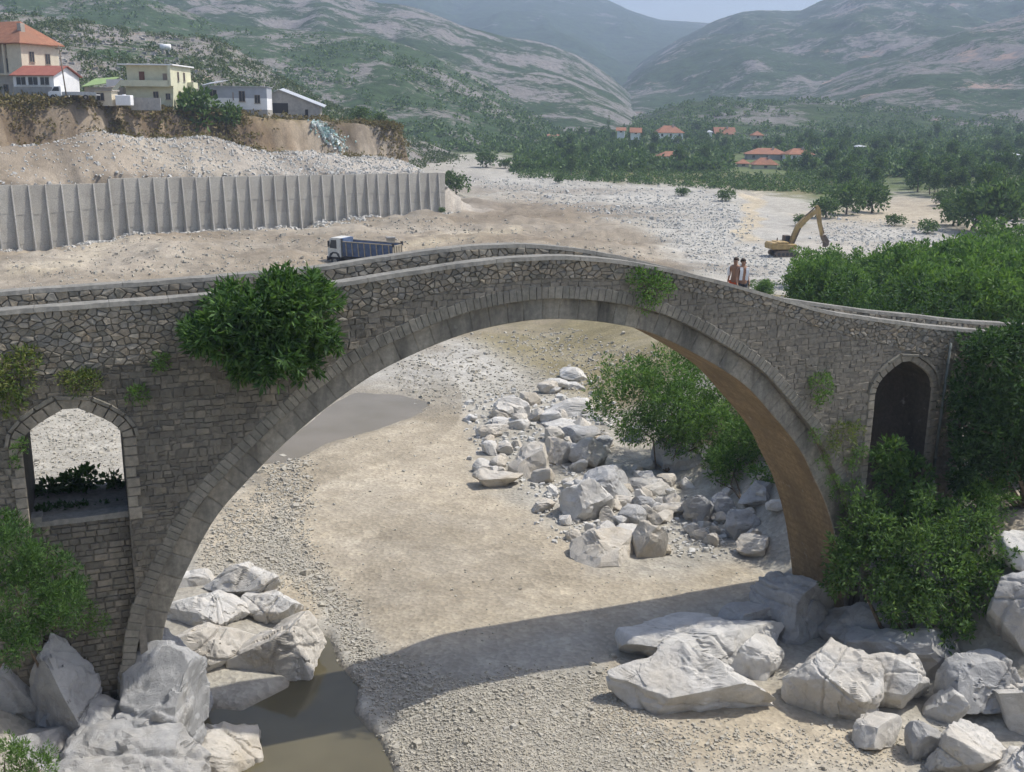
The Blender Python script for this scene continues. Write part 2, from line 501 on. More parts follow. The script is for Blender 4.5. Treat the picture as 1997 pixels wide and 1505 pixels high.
def make_ground_mat():
    mt, t, b = new_mat('ground_soil')
    a = N(t, 'ShaderNodeAttribute', attribute_name='tone')
    p = position(t)
    cs = None
    vo = N(t, 'ShaderNodeTexVoronoi'); vo.inputs['Scale'].default_value = 5.5; t.links.new(p, vo.inputs['Vector'])
    g1 = N(t, 'ShaderNodeSeparateColor'); t.links.new(vo.outputs['Color'], g1.inputs[0])
    k1 = ramp(t, g1.outputs[0], [(0.0, (0.72, 0.72, 0.72)), (0.6, (1.0, 1.0, 1.0)), (1.0, (1.28, 1.27, 1.24))])
    vo2 = N(t, 'ShaderNodeTexVoronoi'); vo2.inputs['Scale'].default_value = 1.3; t.links.new(p, vo2.inputs['Vector'])
    g2 = N(t, 'ShaderNodeSeparateColor'); t.links.new(vo2.outputs['Color'], g2.inputs[0])
    k2 = ramp(t, g2.outputs[0], [(0.0, (0.8, 0.8, 0.8)), (0.75, (1.0, 1.0, 1.0)), (1.0, (1.3, 1.3, 1.3))])
    k3 = ramp(t, noise(t, 0.6, 6, 0.7, p), [(0.3, (0.84, 0.83, 0.8)), (0.7, (1.12, 1.12, 1.12))])
    f = mixc(t, 0.45, a.outputs['Color'], k1, 'MULTIPLY')
    f = mixc(t, 0.3, f, k2, 'MULTIPLY')
    f = mixc(t, 1.0, f, k3, 'MULTIPLY')
    t.links.new(f, b.inputs['Base Color'])
    b.inputs['Roughness'].default_value = 0.95; b.inputs['Specular IOR Level'].default_value = 0.2
    mth = N(t, 'ShaderNodeMath', operation='MULTIPLY_ADD')
    t.links.new(noise(t, 3.0, 6, 0.7, p), mth.inputs[0]); mth.inputs[1].default_value = 0.8
    t.links.new(vo.outputs['Distance'], mth.inputs[2])
    bump(t, b, mth.outputs[0], 0.4, 0.10)
    return mt

def build_ground():
    az = np.concatenate([np.linspace(-80, -31, 30)[:-1], np.linspace(-31, 31, 440), np.linspace(31, 80, 30)[1:]])
    r = np.concatenate([np.geomspace(1.0, 21, 26)[:-1], np.exp(np.arange(math.log(21), math.log(300), 0.0078)), np.geomspace(302, 1350, 100)])
    a = np.radians(az)
    x = np.outer(r, np.sin(a)); y = np.outer(r, np.cos(a))
    x = np.where(np.abs(x) > 3000, 3000 * np.sign(x), x)
    z = height(x, y)
    nr, na = x.shape
    idx = np.arange(nr * na).reshape(nr, na)
    f = np.stack([idx[:-1, :-1], idx[:-1, 1:], idx[1:, 1:], idx[1:, :-1]], -1).reshape(-1, 4)
    f = f[:, ::-1]
    me = mesh_np('ground', np.stack([x, y, z], -1).reshape(-1, 3), f, M['ground'], True)
    ca = me.color_attributes.new('tone', 'FLOAT_COLOR', 'POINT')
    c = ground_color(x, y, z).reshape(-1, 3)
    ca.data.foreach_set('color', np.concatenate([c, np.ones((len(c), 1))], 1).astype(np.float32).ravel())
    o = obj('ground', me); tag(o, kind='structure')

def water_mat(name, c1, c2, spec=.5):
    mt, t, b = new_mat(name)
    t.links.new(ramp(t, noise(t, 0.35, 3, 0.5, position(t)), [(0.35, c1), (0.65, c2)]), b.inputs['Base Color'])
    b.inputs['Roughness'].default_value = 0.08; b.inputs['IOR'].default_value = 1.33
    b.inputs['Specular IOR Level'].default_value = spec
    bump(t, b, noise(t, 2.5, 4, 0.5, position(t)), 0.05, 0.02)
    return mt

def build_water(name, poly, z, mat, grow):
    c = np.mean(poly, 0)
    pts = []
    for i, (px, py) in enumerate(poly):
        d = np.array([px, py]) - c; d = d / np.linalg.norm(d)
        pts.append(at_z(px + d[0] * grow, py + d[1] * grow, z))
    me = mesh_py(name, pts, [tuple(range(len(pts)))], mat)
    o = obj(name, me); tag(o, kind='structure')
    if me.polygons[0].normal.z < 0: me.flip_normals()

# ------------------------------------------------------------------ hills
def hill_mat(name, rock, rock2, green, cover, nscale, earth=None, bstr=0.6):
    mt, t, b = new_mat(name)
    p = position(t)
    rk = ramp(t, noise(t, nscale * 3, 6, 0.7, p), [(0.35, rock), (0.65, rock2)])
    if earth:
        e = ramp(t, noise(t, nscale * .35, 4, 0.6, p), [(0.58, (0, 0, 0)), (0.68, (1, 1, 1))])
        rk = mixc(t, e, rk, earth)
    big = noise(t, nscale * 0.22, 4, 0.6, p, 0.6)
    fine = noise(t, nscale * 2.2, 6, 0.8, p)
    ad = N(t, 'ShaderNodeMath', operation='MULTIPLY_ADD'); t.links.new(big, ad.inputs[0]); ad.inputs[1].default_value = 1.25; t.links.new(fine, ad.inputs[2])
    k = maprange(t, ad.outputs[0], 1.17 - cover, 1.25 - cover, 0, 1)
    gr = ramp(t, noise(t, nscale * 1.7, 5, 0.6, p), [(0.35, tuple(q * .65 for q in green)), (0.65, tuple(q * 1.25 for q in green))])
    f = mixc(t, k, rk, gr)
    t.links.new(f, b.inputs['Base Color'])
    b.inputs['Roughness'].default_value = 1.0; b.inputs['Specular IOR Level'].default_value = 0.1
    ad2 = N(t, 'ShaderNodeMath', operation='ADD'); t.links.new(fine, ad2.inputs[0]); t.links.new(noise(t, nscale * .8, 5, 0.6, p), ad2.inputs[1])
    bump(t, b, ad2.outputs[0], bstr, 2.0 / nscale * 0.2)
    return mt

HILLS = {}
def hill(name, ridge, d0, d1, z0, mat, rows=60, cols=200, rough=0.08, nf=None, prof=1.15, seed=1, tilt=0.0):
    px = np.linspace(ridge[0][0], ridge[-1][0], cols)
    rp = np.array(ridge, float)
    py = np.interp(px, rp[:, 0], rp[:, 1])
    ker = np.ones(5) / 5
    py = np.convolve(np.pad(py, 2, 'edge'), ker, 'valid')
    if hasattr(d0, '__len__'): d0 = np.interp(px, [q[0] for q in d0], [q[1] for q in d0])
    dd1 = d1 * (1 + tilt * (px - px.mean()) / 1000)
    top = np.array([at_range(a, b, c) for a, b, c in zip(px, py, dd1)])
    k = np.concatenate([np.linspace(0, 1, rows), [1.08, 1.25, 1.5]])
    X = []; Y = []; Z = []
    if hasattr(z0, '__len__'): z0 = np.interp(px, [q[0] for q in z0], [q[1] for q in z0])
    hgt = np.maximum(top[:, 2] - z0, 1)
    nf = nf or .01
    for q in k:
        yy = d0 + (dd1 - d0) * q
        xx = top[:, 0] / top[:, 1] * yy
        base = z0 + hgt * (min(q, 1) ** prof) - hgt * max(0, q - 1) * 1.3
        n = fbm(xx * nf, yy * nf * .6, seed=seed, oct=5); rg = 1 - np.abs(fbm(xx * nf * 1.7 + 5, yy * nf * .5, seed=seed + 9, oct=5)) * 2
        env = np.sin(pi * min(q, 1)) ** .8 * .9 + 0.10 * (q > .03)
        zz = base + hgt * rough * env * (n * 1.2 + (rg - .5) * 1.0) + hgt * rough * .25 * fbm(xx * nf * 7, yy * nf * 7, seed=seed + 20, oct=4) * (q > .02)
        X.append(xx); Y.append(yy); Z.append(zz)
    X, Y, Z = map(np.array, (X, Y, Z))
    nr, nc = X.shape
    idx = np.arange(nr * nc).reshape(nr, nc)
    f = np.stack([idx[:-1, :-1], idx[:-1, 1:], idx[1:, 1:], idx[1:, :-1]], -1).reshape(-1, 4)
    o = obj(name, mesh_np(name, np.stack([X, Y, Z], -1).reshape(-1, 3), f, mat, True))
    tag(o, kind='structure')
    HILLS[name] = (X, Y, Z)
    return o

def build_hills():
    gA, gB = (0.05, 0.085, 0.035), (0.042, 0.072, 0.032)
    m1 = hill_mat('rocky_scrub_slope', (0.19, 0.175, 0.155), (0.30, 0.28, 0.255), gA, 0.02, 0.2, (0.400, 0.310, 0.220))
    m2 = hill_mat('green_slope', (0.17, 0.16, 0.145), (0.27, 0.255, 0.235), gA, 0.14, 0.10)
    m3 = hill_mat('limestone_slope', (0.165, 0.155, 0.145), (0.27, 0.255, 0.24), gB, 0.12, 0.08)
    m4 = hill_mat('far_forest_slope', (0.144, 0.144, 0.137), (0.216, 0.216, 0.216), gB, 0.30, 0.03)
    m5 = hill_mat('right_slope', (0.155, 0.145, 0.135), (0.25, 0.235, 0.22), gB, 0.19, 0.06, (0.280, 0.190, 0.140))
    m6 = hill_mat('pale_scree_slope', (0.144, 0.133, 0.122), (0.230, 0.216, 0.202), gB, 0.10, 0.08, (0.330, 0.240, 0.190))
    m7 = hill_mat('wooded_knoll', (0.144, 0.137, 0.122), (0.230, 0.223, 0.202), (0.050, 0.080, 0.028), 0.22, 0.05)
    hill('near_hillside', [(-900, -60), (-300, 5), (0, 22), (140, 40), (315, 68), (403, 74), (455, 91), (525, 138), (596, 175), (650, 208), (740, 240), (800, 262), (860, 290), (930, 312)], [(300, 225), (500, 250), (640, 275), (760, 300), (800, 330)], 430, [(640, 18.5), (740, 17), (800, 4), (830, 1)], m1, 110, 300, 0.05, 0.02, 1.05, 3)
    hill('green_hillside', [(-900, -60), (0, -20), (300, 0), (430, 45), (560, 58), (700, 64), (800, 88), (880, 122), (960, 165), (1040, 215), (1100, 246), (1160, 262)], 440, 760, 4, m2, 90, 260, 0.08, 0.008, 1.0, 5)
    hill('limestone_mountain', [(-900, -60), (400, -45), (640, -20), (720, 2), (790, 10), (860, 33), (960, 66), (1060, 84), (1130, 108), (1200, 155), (1260, 215), (1330, 248), (1400, 262)], 620, 1250, 8, m3, 90, 260, 0.10, 0.005, 1.0, 8)
    hill('far_mountain', [(-900, -60), (600, -50), (1000, -38), (1150, -14), (1200, 5), (1250, 27), (1300, 41), (1390, 43), (1480, 60), (1600, 90), (1800, 130), (2100, 160)], 1600, 3300, 40, m4, 60, 220, 0.10, 0.002, 1.0, 12)
    hill('right_mountain', [(1080, 262), (1180, 185), (1250, 118), (1320, 78), (1390, 44), (1440, 25), (1500, 20), (1555, 26), (1600, 6), (1680, -28), (1850, -55), (3000, -70)], 900, 2100, 22, m5, 90, 260, 0.11, 0.0035, 1.0, 15)
    hill('scree_hillside', [(1440, 235), (1540, 185), (1600, 160), (1680, 128), (1760, 98), (1850, 68), (1997, 28), (2200, -40), (3000, -60)], 640, 1150, 10, m6, 70, 220, 0.09, 0.006, 1.0, 19)
    hill('wooded_knoll', [(1040, 268), (1150, 258), (1210, 246), (1260, 224), (1330, 201), (1400, 194), (1500, 198), (1600, 193), (1750, 205), (1900, 212), (2200, 205), (3000, 190)], 560, 800, 7, m7, 50, 220, 0.10, 0.02, 1.0, 23)

def build_haze():
    mb = MB(); mb.box(-4200, 4200, -120, 5200, -4, 545)
    mt = bpy.data.materials.new('haze_air'); mt.use_nodes = True
    t = mt.node_tree; t.nodes.clear()
    out = N(t, 'ShaderNodeOutputMaterial'); pv = N(t, 'ShaderNodeVolumePrincipled')
    pv.inputs['Color'].default_value = (0.55, 0.655, 0.88, 1)
    pv.inputs['Density'].default_value = 0.00028
    pv.inputs['Anisotropy'].default_value = 0.2
    t.links.new(pv.outputs[0], out.inputs['Volume'])
    o = mb.build('haze', mt); tag(o, kind='stuff', label='thin blue summer haze filling the valley air')
# ------------------------------------------------------------------ bridge
def smooth_curve(pts, step=0.1):
    p = np.array(pts, float)
    d = np.concatenate([[0], np.cumsum(np.hypot(*np.diff(p, axis=0).T))])
    out = []
    ext = np.vstack([2 * p[0] - p[1], p, 2 * p[-1] - p[-2]])
    for i in range(len(p) - 1):
        p0, p1, p2, p3 = ext[i:i + 4]
        n = max(2, int((d[i + 1] - d[i]) / step))
        t = np.linspace(0, 1, n, endpoint=False)[:, None]
        out.append(0.5 * ((2 * p1) + (-p0 + p2) * t + (2 * p0 - 5 * p1 + 4 * p2 - p3) * t ** 2 + (-p0 + 3 * p1 - 3 * p2 + p3) * t ** 3))
    out.append(p[-1:])
    c = np.vstack(out)
    for _ in range(3): c[1:-1] = .25 * c[:-2] + .5 * c[1:-1] + .25 * c[2:]
    d = np.concatenate([[0], np.cumsum(np.hypot(*np.diff(c, axis=0).T))])
    q = np.arange(0, d[-1], step)
    return np.stack([np.interp(q, d, c[:, 0]), np.interp(q, d, c[:, 1])], 1)

_iL = [on_face(*p, v=D0 + 0.34) for p in [(315, 1258), (330, 1190), (370, 1100), (420, 1010), (480, 940), (560, 860), (650, 785), (750, 718), (880, 660), (980, 633), (1080, 622)]]
_iR = [on_face(*p, v=D0 + 0.34) for p in [(1200, 632), (1300, 661), (1440, 740), (1509, 811), (1562, 878), (1588, 932), (1614, 990), (1637, 1080), (1650, 1200)]]
INTR = smooth_curve([(_iL[0][0] - .42, -1.0), (_iL[0][0] - .3, 1.8)] + _iL + _iR + [(_iR[-1][0] + .05, -1.0)])
_tan = np.gradient(INTR, axis=0); _tan /= np.linalg.norm(_tan, axis=1)[:, None]
INRM = np.stack([-_tan[:, 1], _tan[:, 0]], 1)      # outward (up)
def offset(o): return INTR + INRM * o
T_IN, T_OUT = 0.74, 1.17
_par = [on_face(*p) for p in [(0, 605), (345, 580), (650, 553), (820, 525), (960, 505), (1090, 497), (1200, 505), (1300, 522), (1430, 553), (1614, 607), (1712, 621), (1823, 636), (1907, 643), (1997, 654)]]
_ps = np.array([-24, -8] + [p[0] for p in _par] + [44, 56]); _pz = np.array([_par[0][1] - .9, _par[0][1] - .25] + [p[1] for p in _par] + [_par[-1][1] - .9, _par[-1][1] - 1.9])
_g = np.linspace(-24, 56, 801); _pg = np.interp(_g, _ps, _pz)
for _ in range(60): _pg[1:-1] = .25 * _pg[:-2] + .5 * _pg[1:-1] + .25 * _pg[2:]
def TOP(s): return np.interp(s, _g, _pg)
BASE = svz(14.0, D0 + BW / 2, 0.0)
def bl(s, v, z): return (s - 14.0, v - D0 - BW / 2, z)

def arch_curve(sl, sr, zs, sa, za, n=14, k=0.72):
    t = np.linspace(0, 1, n)[:, None]
    def bz(a, b, c, d): return (1-t)**3*a + 3*(1-t)**2*t*b + 3*(1-t)*t*t*c + t**3*d
    h = za - zs
    L = bz(np.array([sl, zs]), np.array([sl, zs + .36*h]), np.array([sl + .30*(sa-sl), zs + k*h]), np.array([sa, za]))
    Rr = bz(np.array([sr, zs]), np.array([sr, zs + .36*h]), np.array([sr + .30*(sa-sr), zs + k*h]), np.array([sa, za]))[::-1]
    return np.vstack([L, Rr[1:]])
def crv_offset(c, o):
    t = np.gradient(c, axis=0); t /= np.linalg.norm(t, axis=1)[:, None] + 1e-9
    return c + np.stack([-t[:, 1], t[:, 0]], 1) * o

AL = dict(l=on_face(46, 900)[0], r=on_face(243, 900)[0], zs=on_face(150, 862)[1], sa=on_face(136, 790)[0], za=on_face(136, 790)[1], floor=on_face(150, 1020)[1], kind='L')
AR = dict(l=on_face(1704, 800)[0], r=on_face(1813, 800)[0], zs=on_face(1760, 762)[1], sa=on_face(1768, 700)[0], za=on_face(1768, 700)[1], floor=5.6, kind='R')
AX = dict(l=32.6, r=37.4, zs=7.6, sa=35, za=9.6, floor=4.2, kind='X')
for A_ in (AL, AR, AX): A_['c'] = arch_curve(A_['l'], A_['r'], A_['zs'], A_['sa'], A_['za'], k=.56 if A_ is AL else .66)

def clip(poly, p, n):
    """keep the side where (x-p).n >= 0"""
    out = []
    m_ = len(poly)
    for i in range(m_):
        a, b = poly[i], poly[(i + 1) % m_]
        da, db = (a[0]-p[0])*n[0]+(a[1]-p[1])*n[1], (b[0]-p[0])*n[0]+(b[1]-p[1])*n[1]
        if da >= 0: out.append(a)
        if (da >= 0) != (db >= 0):
            t = da / (da - db); out.append((a[0]+t*(b[0]-a[0]), a[1]+t*(b[1]-a[1])))
    return out

def poly_area(p):
    return 0.5 * sum(p[i][0]*p[(i+1) % len(p)][1] - p[(i+1) % len(p)][0]*p[i][1] for i in range(len(p)))

def clean(poly, tol=0.02):
    out = []
    for q in poly:
        if not out or math.hypot(q[0]-out[-1][0], q[1]-out[-1][1]) > tol: out.append(q)
    if len(out) > 1 and math.hypot(out[0][0]-out[-1][0], out[0][1]-out[-1][1]) < tol: out.pop()
    return out

def stone_geo(poly, proud, gap, rs, dome=0.25, sgn=-1.0, jit=0.012):
    """poly in (s,z); returns local verts about centroid (s, v, z), faces; sgn -1 faces the camera"""
    p = np.array(poly); c = p.mean(0)
    r = p - c
    sz = np.sqrt(abs(poly_area(poly)))
    k0 = 1 - gap / max(sz, .05)
    n = len(p)
    rings = [(k0, -0.05), (k0 * .985, proud * .55), (k0 * .86, proud)]
    vs = []
    for k, d in rings:
        for q in r:
            j = rs.normal(0, jit) if d > 0 else 0
            vs.append((q[0] * k, sgn * (d + (j if d > 0 else 0)), q[1] * k))
    vs.append((rs.normal(0, .02), sgn * proud * (1 + dome * rs.random()), rs.normal(0, .02)))
    fs = []
    for a in (0, 1):
        for i in range(n):
            j = (i + 1) % n
            fs.append((a*n+i, a*n+j, (a+1)*n+j, (a+1)*n+i))
    for i in range(n): fs.append((2*n+i, 2*n+(i+1) % n, 3*n))
    if (sgn < 0) == (poly_area(poly) < 0): fs = [f[::-1] for f in fs]
    return vs, fs, c

def near_curve(pt, crv):
    d = ((crv - pt) ** 2).sum(1); i = int(d.argmin()); return i, math.sqrt(d[i])

def voronoi(points, aspect, rad):
    P = np.array(points) * [1, aspect]
    cells = []
    for i in range(len(P)):
        d = np.hypot(*(P - P[i]).T)
        nb = np.where((d < rad) & (d > 1e-6))[0]
        nb = nb[np.argsort(d[nb])][:18]
        h = rad * .55
        poly = [(P[i][0]-h, P[i][1]-h), (P[i][0]+h, P[i][1]-h), (P[i][0]+h, P[i][1]+h), (P[i][0]-h, P[i][1]+h)]
        for j in nb:
            mid = (P[i] + P[j]) / 2; nn = P[i] - P[j]
            poly = clip(poly, mid, nn)
            if len(poly) < 3: break
        cells.append([(a, b / aspect) for a, b in poly] if len(poly) >= 3 else None)
    return cells

def zoneA(s): return np.interp(s, [-20, -3, 3, 7, 10, 14, 18, 24, 28, 33, 50], [2.1, 2.0, 1.75, 1.25, .85, .75, .65, .6, .95, 1.5, 1.6])

def build_bridge():
    rs = np.random.default_rng(17)
    root = empty('stone_bridge', BASE, YAW, 'grey stone humpbacked bridge with one wide arch over the dry river', 'bridge')
    # ---- body
    body = MB(); vn, vf = D0 + 0.06, D0 + BW - 0.06
    def quad(o, a, b, c, d): o.add([bl(*a), bl(*b), bl(*c), bl(*d)], [(0, 1, 2, 3)])
    pw = 0.45
    def upper(s0, s1):
        t0, t1 = float(TOP(s0)) - .05, float(TOP(s1)) - .05
        e0, e1 = t0 - .75, t1 - .75
        va, vb = vn + pw, vf - pw
        quad(body, (s0, vn, t0), (s1, vn, t1), (s1, va, t1), (s0, va, t0))
        quad(body, (s0, va, t0), (s1, va, t1), (s1, va, e1), (s0, va, e0))
        quad(body, (s0, vb, e0), (s1, vb, e1), (s1, vb, t1), (s0, vb, t0))
        quad(body, (s0, vb, t0), (s1, vb, t1), (s1, vf, t1), (s0, vf, t0))
    deck = MB()
    def strip(ss, zb, v0=vn, v1=vf, far=True):
        for i in range(len(ss) - 1):
            s0, s1 = ss[i], ss[i+1]
            t0, t1 = float(TOP(s0)) - .05, float(TOP(s1)) - .05
            quad(body, (s0, v0, zb[i]), (s1, v0, zb[i+1]), (s1, v0, t1), (s0, v0, t0))
            if far: quad(body, (s1, v1, zb[i+1]), (s0, v1, zb[i]), (s0, v1, t0), (s1, v1, t1))
            if far: upper(s0, s1)
    gs = list(np.arange(-20, 48.01, .5))
    for a, b in zip(gs[:-1], gs[1:]):
        e0, e1 = float(TOP(a)) - .8, float(TOP(b)) - .8
        quad(deck, (a, vn + pw, e0), (b, vn + pw, e1), (b, vf - pw, e1), (a, vf - pw, e0))
    vault = MB()
    inner = None
    def jamb(s, z0, z1, v0=vn, flip=False, inner=None):
        q = [(s, v0, z0), (s, vf, z0), (s, vf, z1), (s, v0, z1)]
        quad(inner, *(q if flip else q[::-1]))
    def solid(a, b):
        ss = np.linspace(a, b, max(2, int((b - a) / .5) + 1)); strip(ss, [-1.0] * len(ss))
    iS, iZ = INTR[:, 0], INTR[:, 1]
    solid(-20, AL['l']); solid(AL['r'], iS[0]); solid(iS[-1], AR['l']); solid(AR['r'], AX['l']); solid(AX['r'], 48)
    # main arch: core set back, spandrel skin in front of it
    strip(iS, iZ, v0=D0 + 0.36)
    for i in range(len(iS) - 1):
        quad(vault, (iS[i], D0 + .36, iZ[i]), (iS[i], vf, iZ[i]), (iS[i+1], vf, iZ[i+1]), (iS[i+1], D0 + .36, iZ[i+1]))
    off = offset(T_IN)
    m_ = (off[:, 0] >= AL['r']) & (off[:, 0] <= AR['l'])
    oS, oZ = off[m_, 0], off[m_, 1]
    o_ = np.argsort(oS); oS, oZ = oS[o_], oZ[o_]
    strip(oS, oZ, far=False)
    for i in range(len(oS) - 1):
        quad(body, (oS[i], vn, oZ[i]), (oS[i], D0 + .36, oZ[i]), (oS[i+1], D0 + .36, oZ[i+1]), (oS[i+1], vn, oZ[i+1]))
        t0, t1 = float(TOP(oS[i])) - .05, float(TOP(oS[i+1])) - .05
        quad(body, (oS[i], vn, t0), (oS[i+1], vn, t1), (oS[i+1], D0 + .42, t1), (oS[i], D0 + .42, t0))
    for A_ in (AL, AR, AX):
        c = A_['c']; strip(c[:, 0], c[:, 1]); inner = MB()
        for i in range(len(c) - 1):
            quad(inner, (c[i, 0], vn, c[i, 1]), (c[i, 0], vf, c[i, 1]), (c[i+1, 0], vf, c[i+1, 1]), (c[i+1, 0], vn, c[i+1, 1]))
        jamb(A_['l'], -1, A_['zs'], flip=True, inner=inner); jamb(A_['r'], -1, A_['zs'], inner=inner); inner.build('passage_lining', M['passage_shade'], root)
    body.build('wall', M['bridge_core'], root); deck.build('walkway', M['deck'], root); vault.build('vault', M['vault'], root)
    # low wall closing the small left arch, with earth behind it
    fl = MB(); z = AL['floor']
    fl.add([bl(*q) for q in [(AL['l'], D0+.42, -1), (AL['r'], D0+.42, -1), (AL['r'], D0+.42, z), (AL['l'], D0+.42, z), (AL['l'], vf-.2, z-.1), (AL['r'], vf-.2, z-.1), (AL['l'], vf-.2, -1), (AL['r'], vf-.2, -1)]],
           [(0, 1, 2, 3), (3, 2, 5, 4), (4, 5, 7, 6)])
    fl.build('sill_wall', M['bridge_core'], root)
    sil = MB(); ns = 9
    for i in range(ns):
        a = AL['l'] + (AL['r'] - AL['l']) * i / ns; b = AL['l'] + (AL['r'] - AL['l']) * (i + 1) / ns
        h = z + .02 + .06 * rs.random() + (.12 if i == 0 else 0)
        sil.add([bl(*q) for q in [(a, D0+.34, z-.12), (b, D0+.34, z-.12), (b, D0+.95, z-.12), (a, D0+.95, z-.12), (a, D0+.34, h), (b, D0+.34, h), (b, D0+.95, h-.02), (a, D0+.95, h-.03)]],
                [(3,2,1,0),(4,5,6,7),(0,1,5,4),(1,2,6,5),(2,3,7,6),(3,0,4,7)])
    sil.build('sill', M['coping'], root)
    # ---- stones
    pool = []      # (area_px, name, verts, faces, centre(s,v,z), mat)
    def push(name, poly, vb, proud, gap, mat, sgn=-1.0, dome=.25, jit=.012):
        poly = clean(poly)
        if len(poly) < 3: return
        a = abs(poly_area(poly))
        if a < .008: return
        vs, fs, c = stone_geo(poly, proud, gap, rs, dome, sgn, jit)
        P = svz(c[0], vb, c[1]); px, py, dep = project(np.array([P[0]]), np.array([P[1]]), np.array([P[2]]))
        vis = (-20 < px[0] < 2017) and (py[0] < 1505)
        pool.append((a / dep[0] ** 2 * (1 if vis else 0), name, vs, fs, (c[0], vb, c[1]), mat))
    ext = offset(T_OUT - .06)
    openings = [(A_, crv_offset(A_['c'], .30)) for A_ in (AL, AR, AX)]
    def trim(poly, zone):
        c = np.mean(poly, 0)
        i, d = near_curve(c, ext)
        if ext[0, 0] - .5 < c[0] < ext[-1, 0] + .5 and d < 1.2:
            poly = clip(poly, ext[i], INRM[i])
        elif ext[0, 0] < c[0] < ext[-1, 0] and c[1] < np.interp(c[0], ext[:, 0], ext[:, 1]): return None
        for A_, oc in openings:
            if len(poly) < 3: return None
            l, r = A_['l'], A_['r']
            if l - .6 < c[0] < r + .6 and c[1] < A_['za'] + 1.2:
                if c[1] < A_['zs']:
                    if l - .02 < c[0] < r + .02: return None
                    poly = clip(poly, (l - .02, 0), (-1, 0)) if c[0] < (l + r) / 2 else clip(poly, (r + .02, 0), (1, 0))
                else:
                    i, d = near_curve(c, oc)
                    t = oc[min(i+1, len(oc)-1)] - oc[max(i-1, 0)]; n = np.array([-t[1], t[0]])
                    poly = clip(poly, oc[i], n)
        if len(poly) < 3: return None
        sC = c[0]; tz = float(TOP(sC)); sl_ = float(TOP(sC + .3) - TOP(sC - .3)) / .6
        nrm = np.array([sl_, -1.0])
        poly = clip(poly, (sC, tz - .12), nrm)
        if len(poly) < 3: return None
        hb = tz - float(zoneA(sC)); sb = sl_ - float(zoneA(sC + .3) - zoneA(sC - .3)) / .6
        poly = clip(poly, (sC, hb), (-sb, 1.0) if zone == 'A' else (sb, -1.0))
        return poly if len(poly) >= 3 else None
    # zone A: rubble
    pts = []
    s = -6.0
    rowh = .165
    for j in range(15):
        s = -6.0 + rs.random() * .3
        while s < 46:
            tz = float(TOP(s)); zz = tz - .12 - rowh * (j + .5)
            if zz > tz - float(zoneA(s)) - .25:
                pts.append((s + rs.normal(0, .045), zz + rs.normal(0, .045)))
            s += rs.choice([.17, .22, .29, .40], p=[.3, .35, .25, .1])
    for cell in voronoi(pts, 1.5, .95):
        if cell is None: continue
        p = trim(cell, 'A')
        if p is not None: push('stone', p, vn, rs.uniform(.03, .08), .014, M['rubble'], jit=.014)
    # zone B: courses
    z = 0.6; row = 0
    def wob(s_, r_): return .055 * float(vnoise(np.array([s_ * .35]), np.array([r_ * 3.7]), seed=61)[0])
    def block(x0_, x1_, za, zb, zc, zd):
        j = lambda k: rs.normal(0, k)
        m0 = (x0_ + x1_) / 2 + j(.04)
        poly = [(x0_ + j(.016), za + j(.018)), (m0, (za + zb) / 2 + j(.016)), (x1_ + j(.016), zb + j(.018)), (x1_ + j(.016), zc + j(.018)), (m0, (zc + zd) / 2 + j(.016)), (x0_ + j(.016), zd + j(.018))]
        p = trim(poly, 'B')
        if p is not None: push('stone', p, vn, rs.uniform(.01, .045) if s > 8 else rs.uniform(.012, .06), .009 if s > 8 else .013, M['ashlar'] if s > 9 + rs.normal(0, 1.5) else M['ashlar_dark'], dome=.15, jit=.009)
    while z < 16:
        h = rs.uniform(.13, .25)
        s = -6 + rs.random() * .4
        while s < 46:
            ln = rs.uniform(.18, .54) if s > 14 else rs.uniform(.15, .45)
            if z < float(TOP(s)) and not (s > 34 and z > 12):
                za, zb, zc, zd = z + wob(s, row), z + wob(s + ln, row), z + h + wob(s + ln, row + 1), z + h + wob(s, row + 1)
                if h > .18 and rs.random() < .2:
                    q = rs.uniform(.35, .65); block(s, s + ln, za, zb, zb + (zc - zb) * q, za + (zd - za) * q); block(s, s + ln, za + (zd - za) * q, zb + (zc - zb) * q, zc, zd)
                else: block(s, s + ln, za, zb, zc, zd)
            s += ln
        z += h; row += 1
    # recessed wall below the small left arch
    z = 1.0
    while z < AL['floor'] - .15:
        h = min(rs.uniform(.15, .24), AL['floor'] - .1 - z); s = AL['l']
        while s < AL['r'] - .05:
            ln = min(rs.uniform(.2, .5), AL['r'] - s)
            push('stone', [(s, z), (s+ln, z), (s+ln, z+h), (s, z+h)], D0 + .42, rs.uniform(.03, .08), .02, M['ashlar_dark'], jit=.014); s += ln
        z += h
    # inner face of the upstream parapet
    pts = []
    for j in range(4):
        s = -6 + rs.random() * .3
        while s < 44:
            pts.append((s + rs.normal(0, .05), float(TOP(s)) - .14 - .19 * (j + .5) + rs.normal(0, .045))); s += rs.uniform(.2, .42)
    vq = vf - pw
    for cell in voronoi(pts, 1.5, 1.0):
        if cell is None: continue
        sC = float(np.mean([q[0] for q in cell])); tz = float(TOP(sC)); sl_ = float(TOP(sC + .3) - TOP(sC - .3)) / .6
        p = clip(cell, (sC, tz - .13), (sl_, -1.0)); p = clip(p, (sC, tz - .84), (-sl_, 1.0)) if len(p) >= 3 else p
        if len(p) >= 3: push('stone', p, vq, rs.uniform(.04, .08), .022, M['rubble'])
    # rings of the main arch
    arc = np.concatenate([[0], np.cumsum(np.hypot(*np.diff(INTR, axis=0).T))])
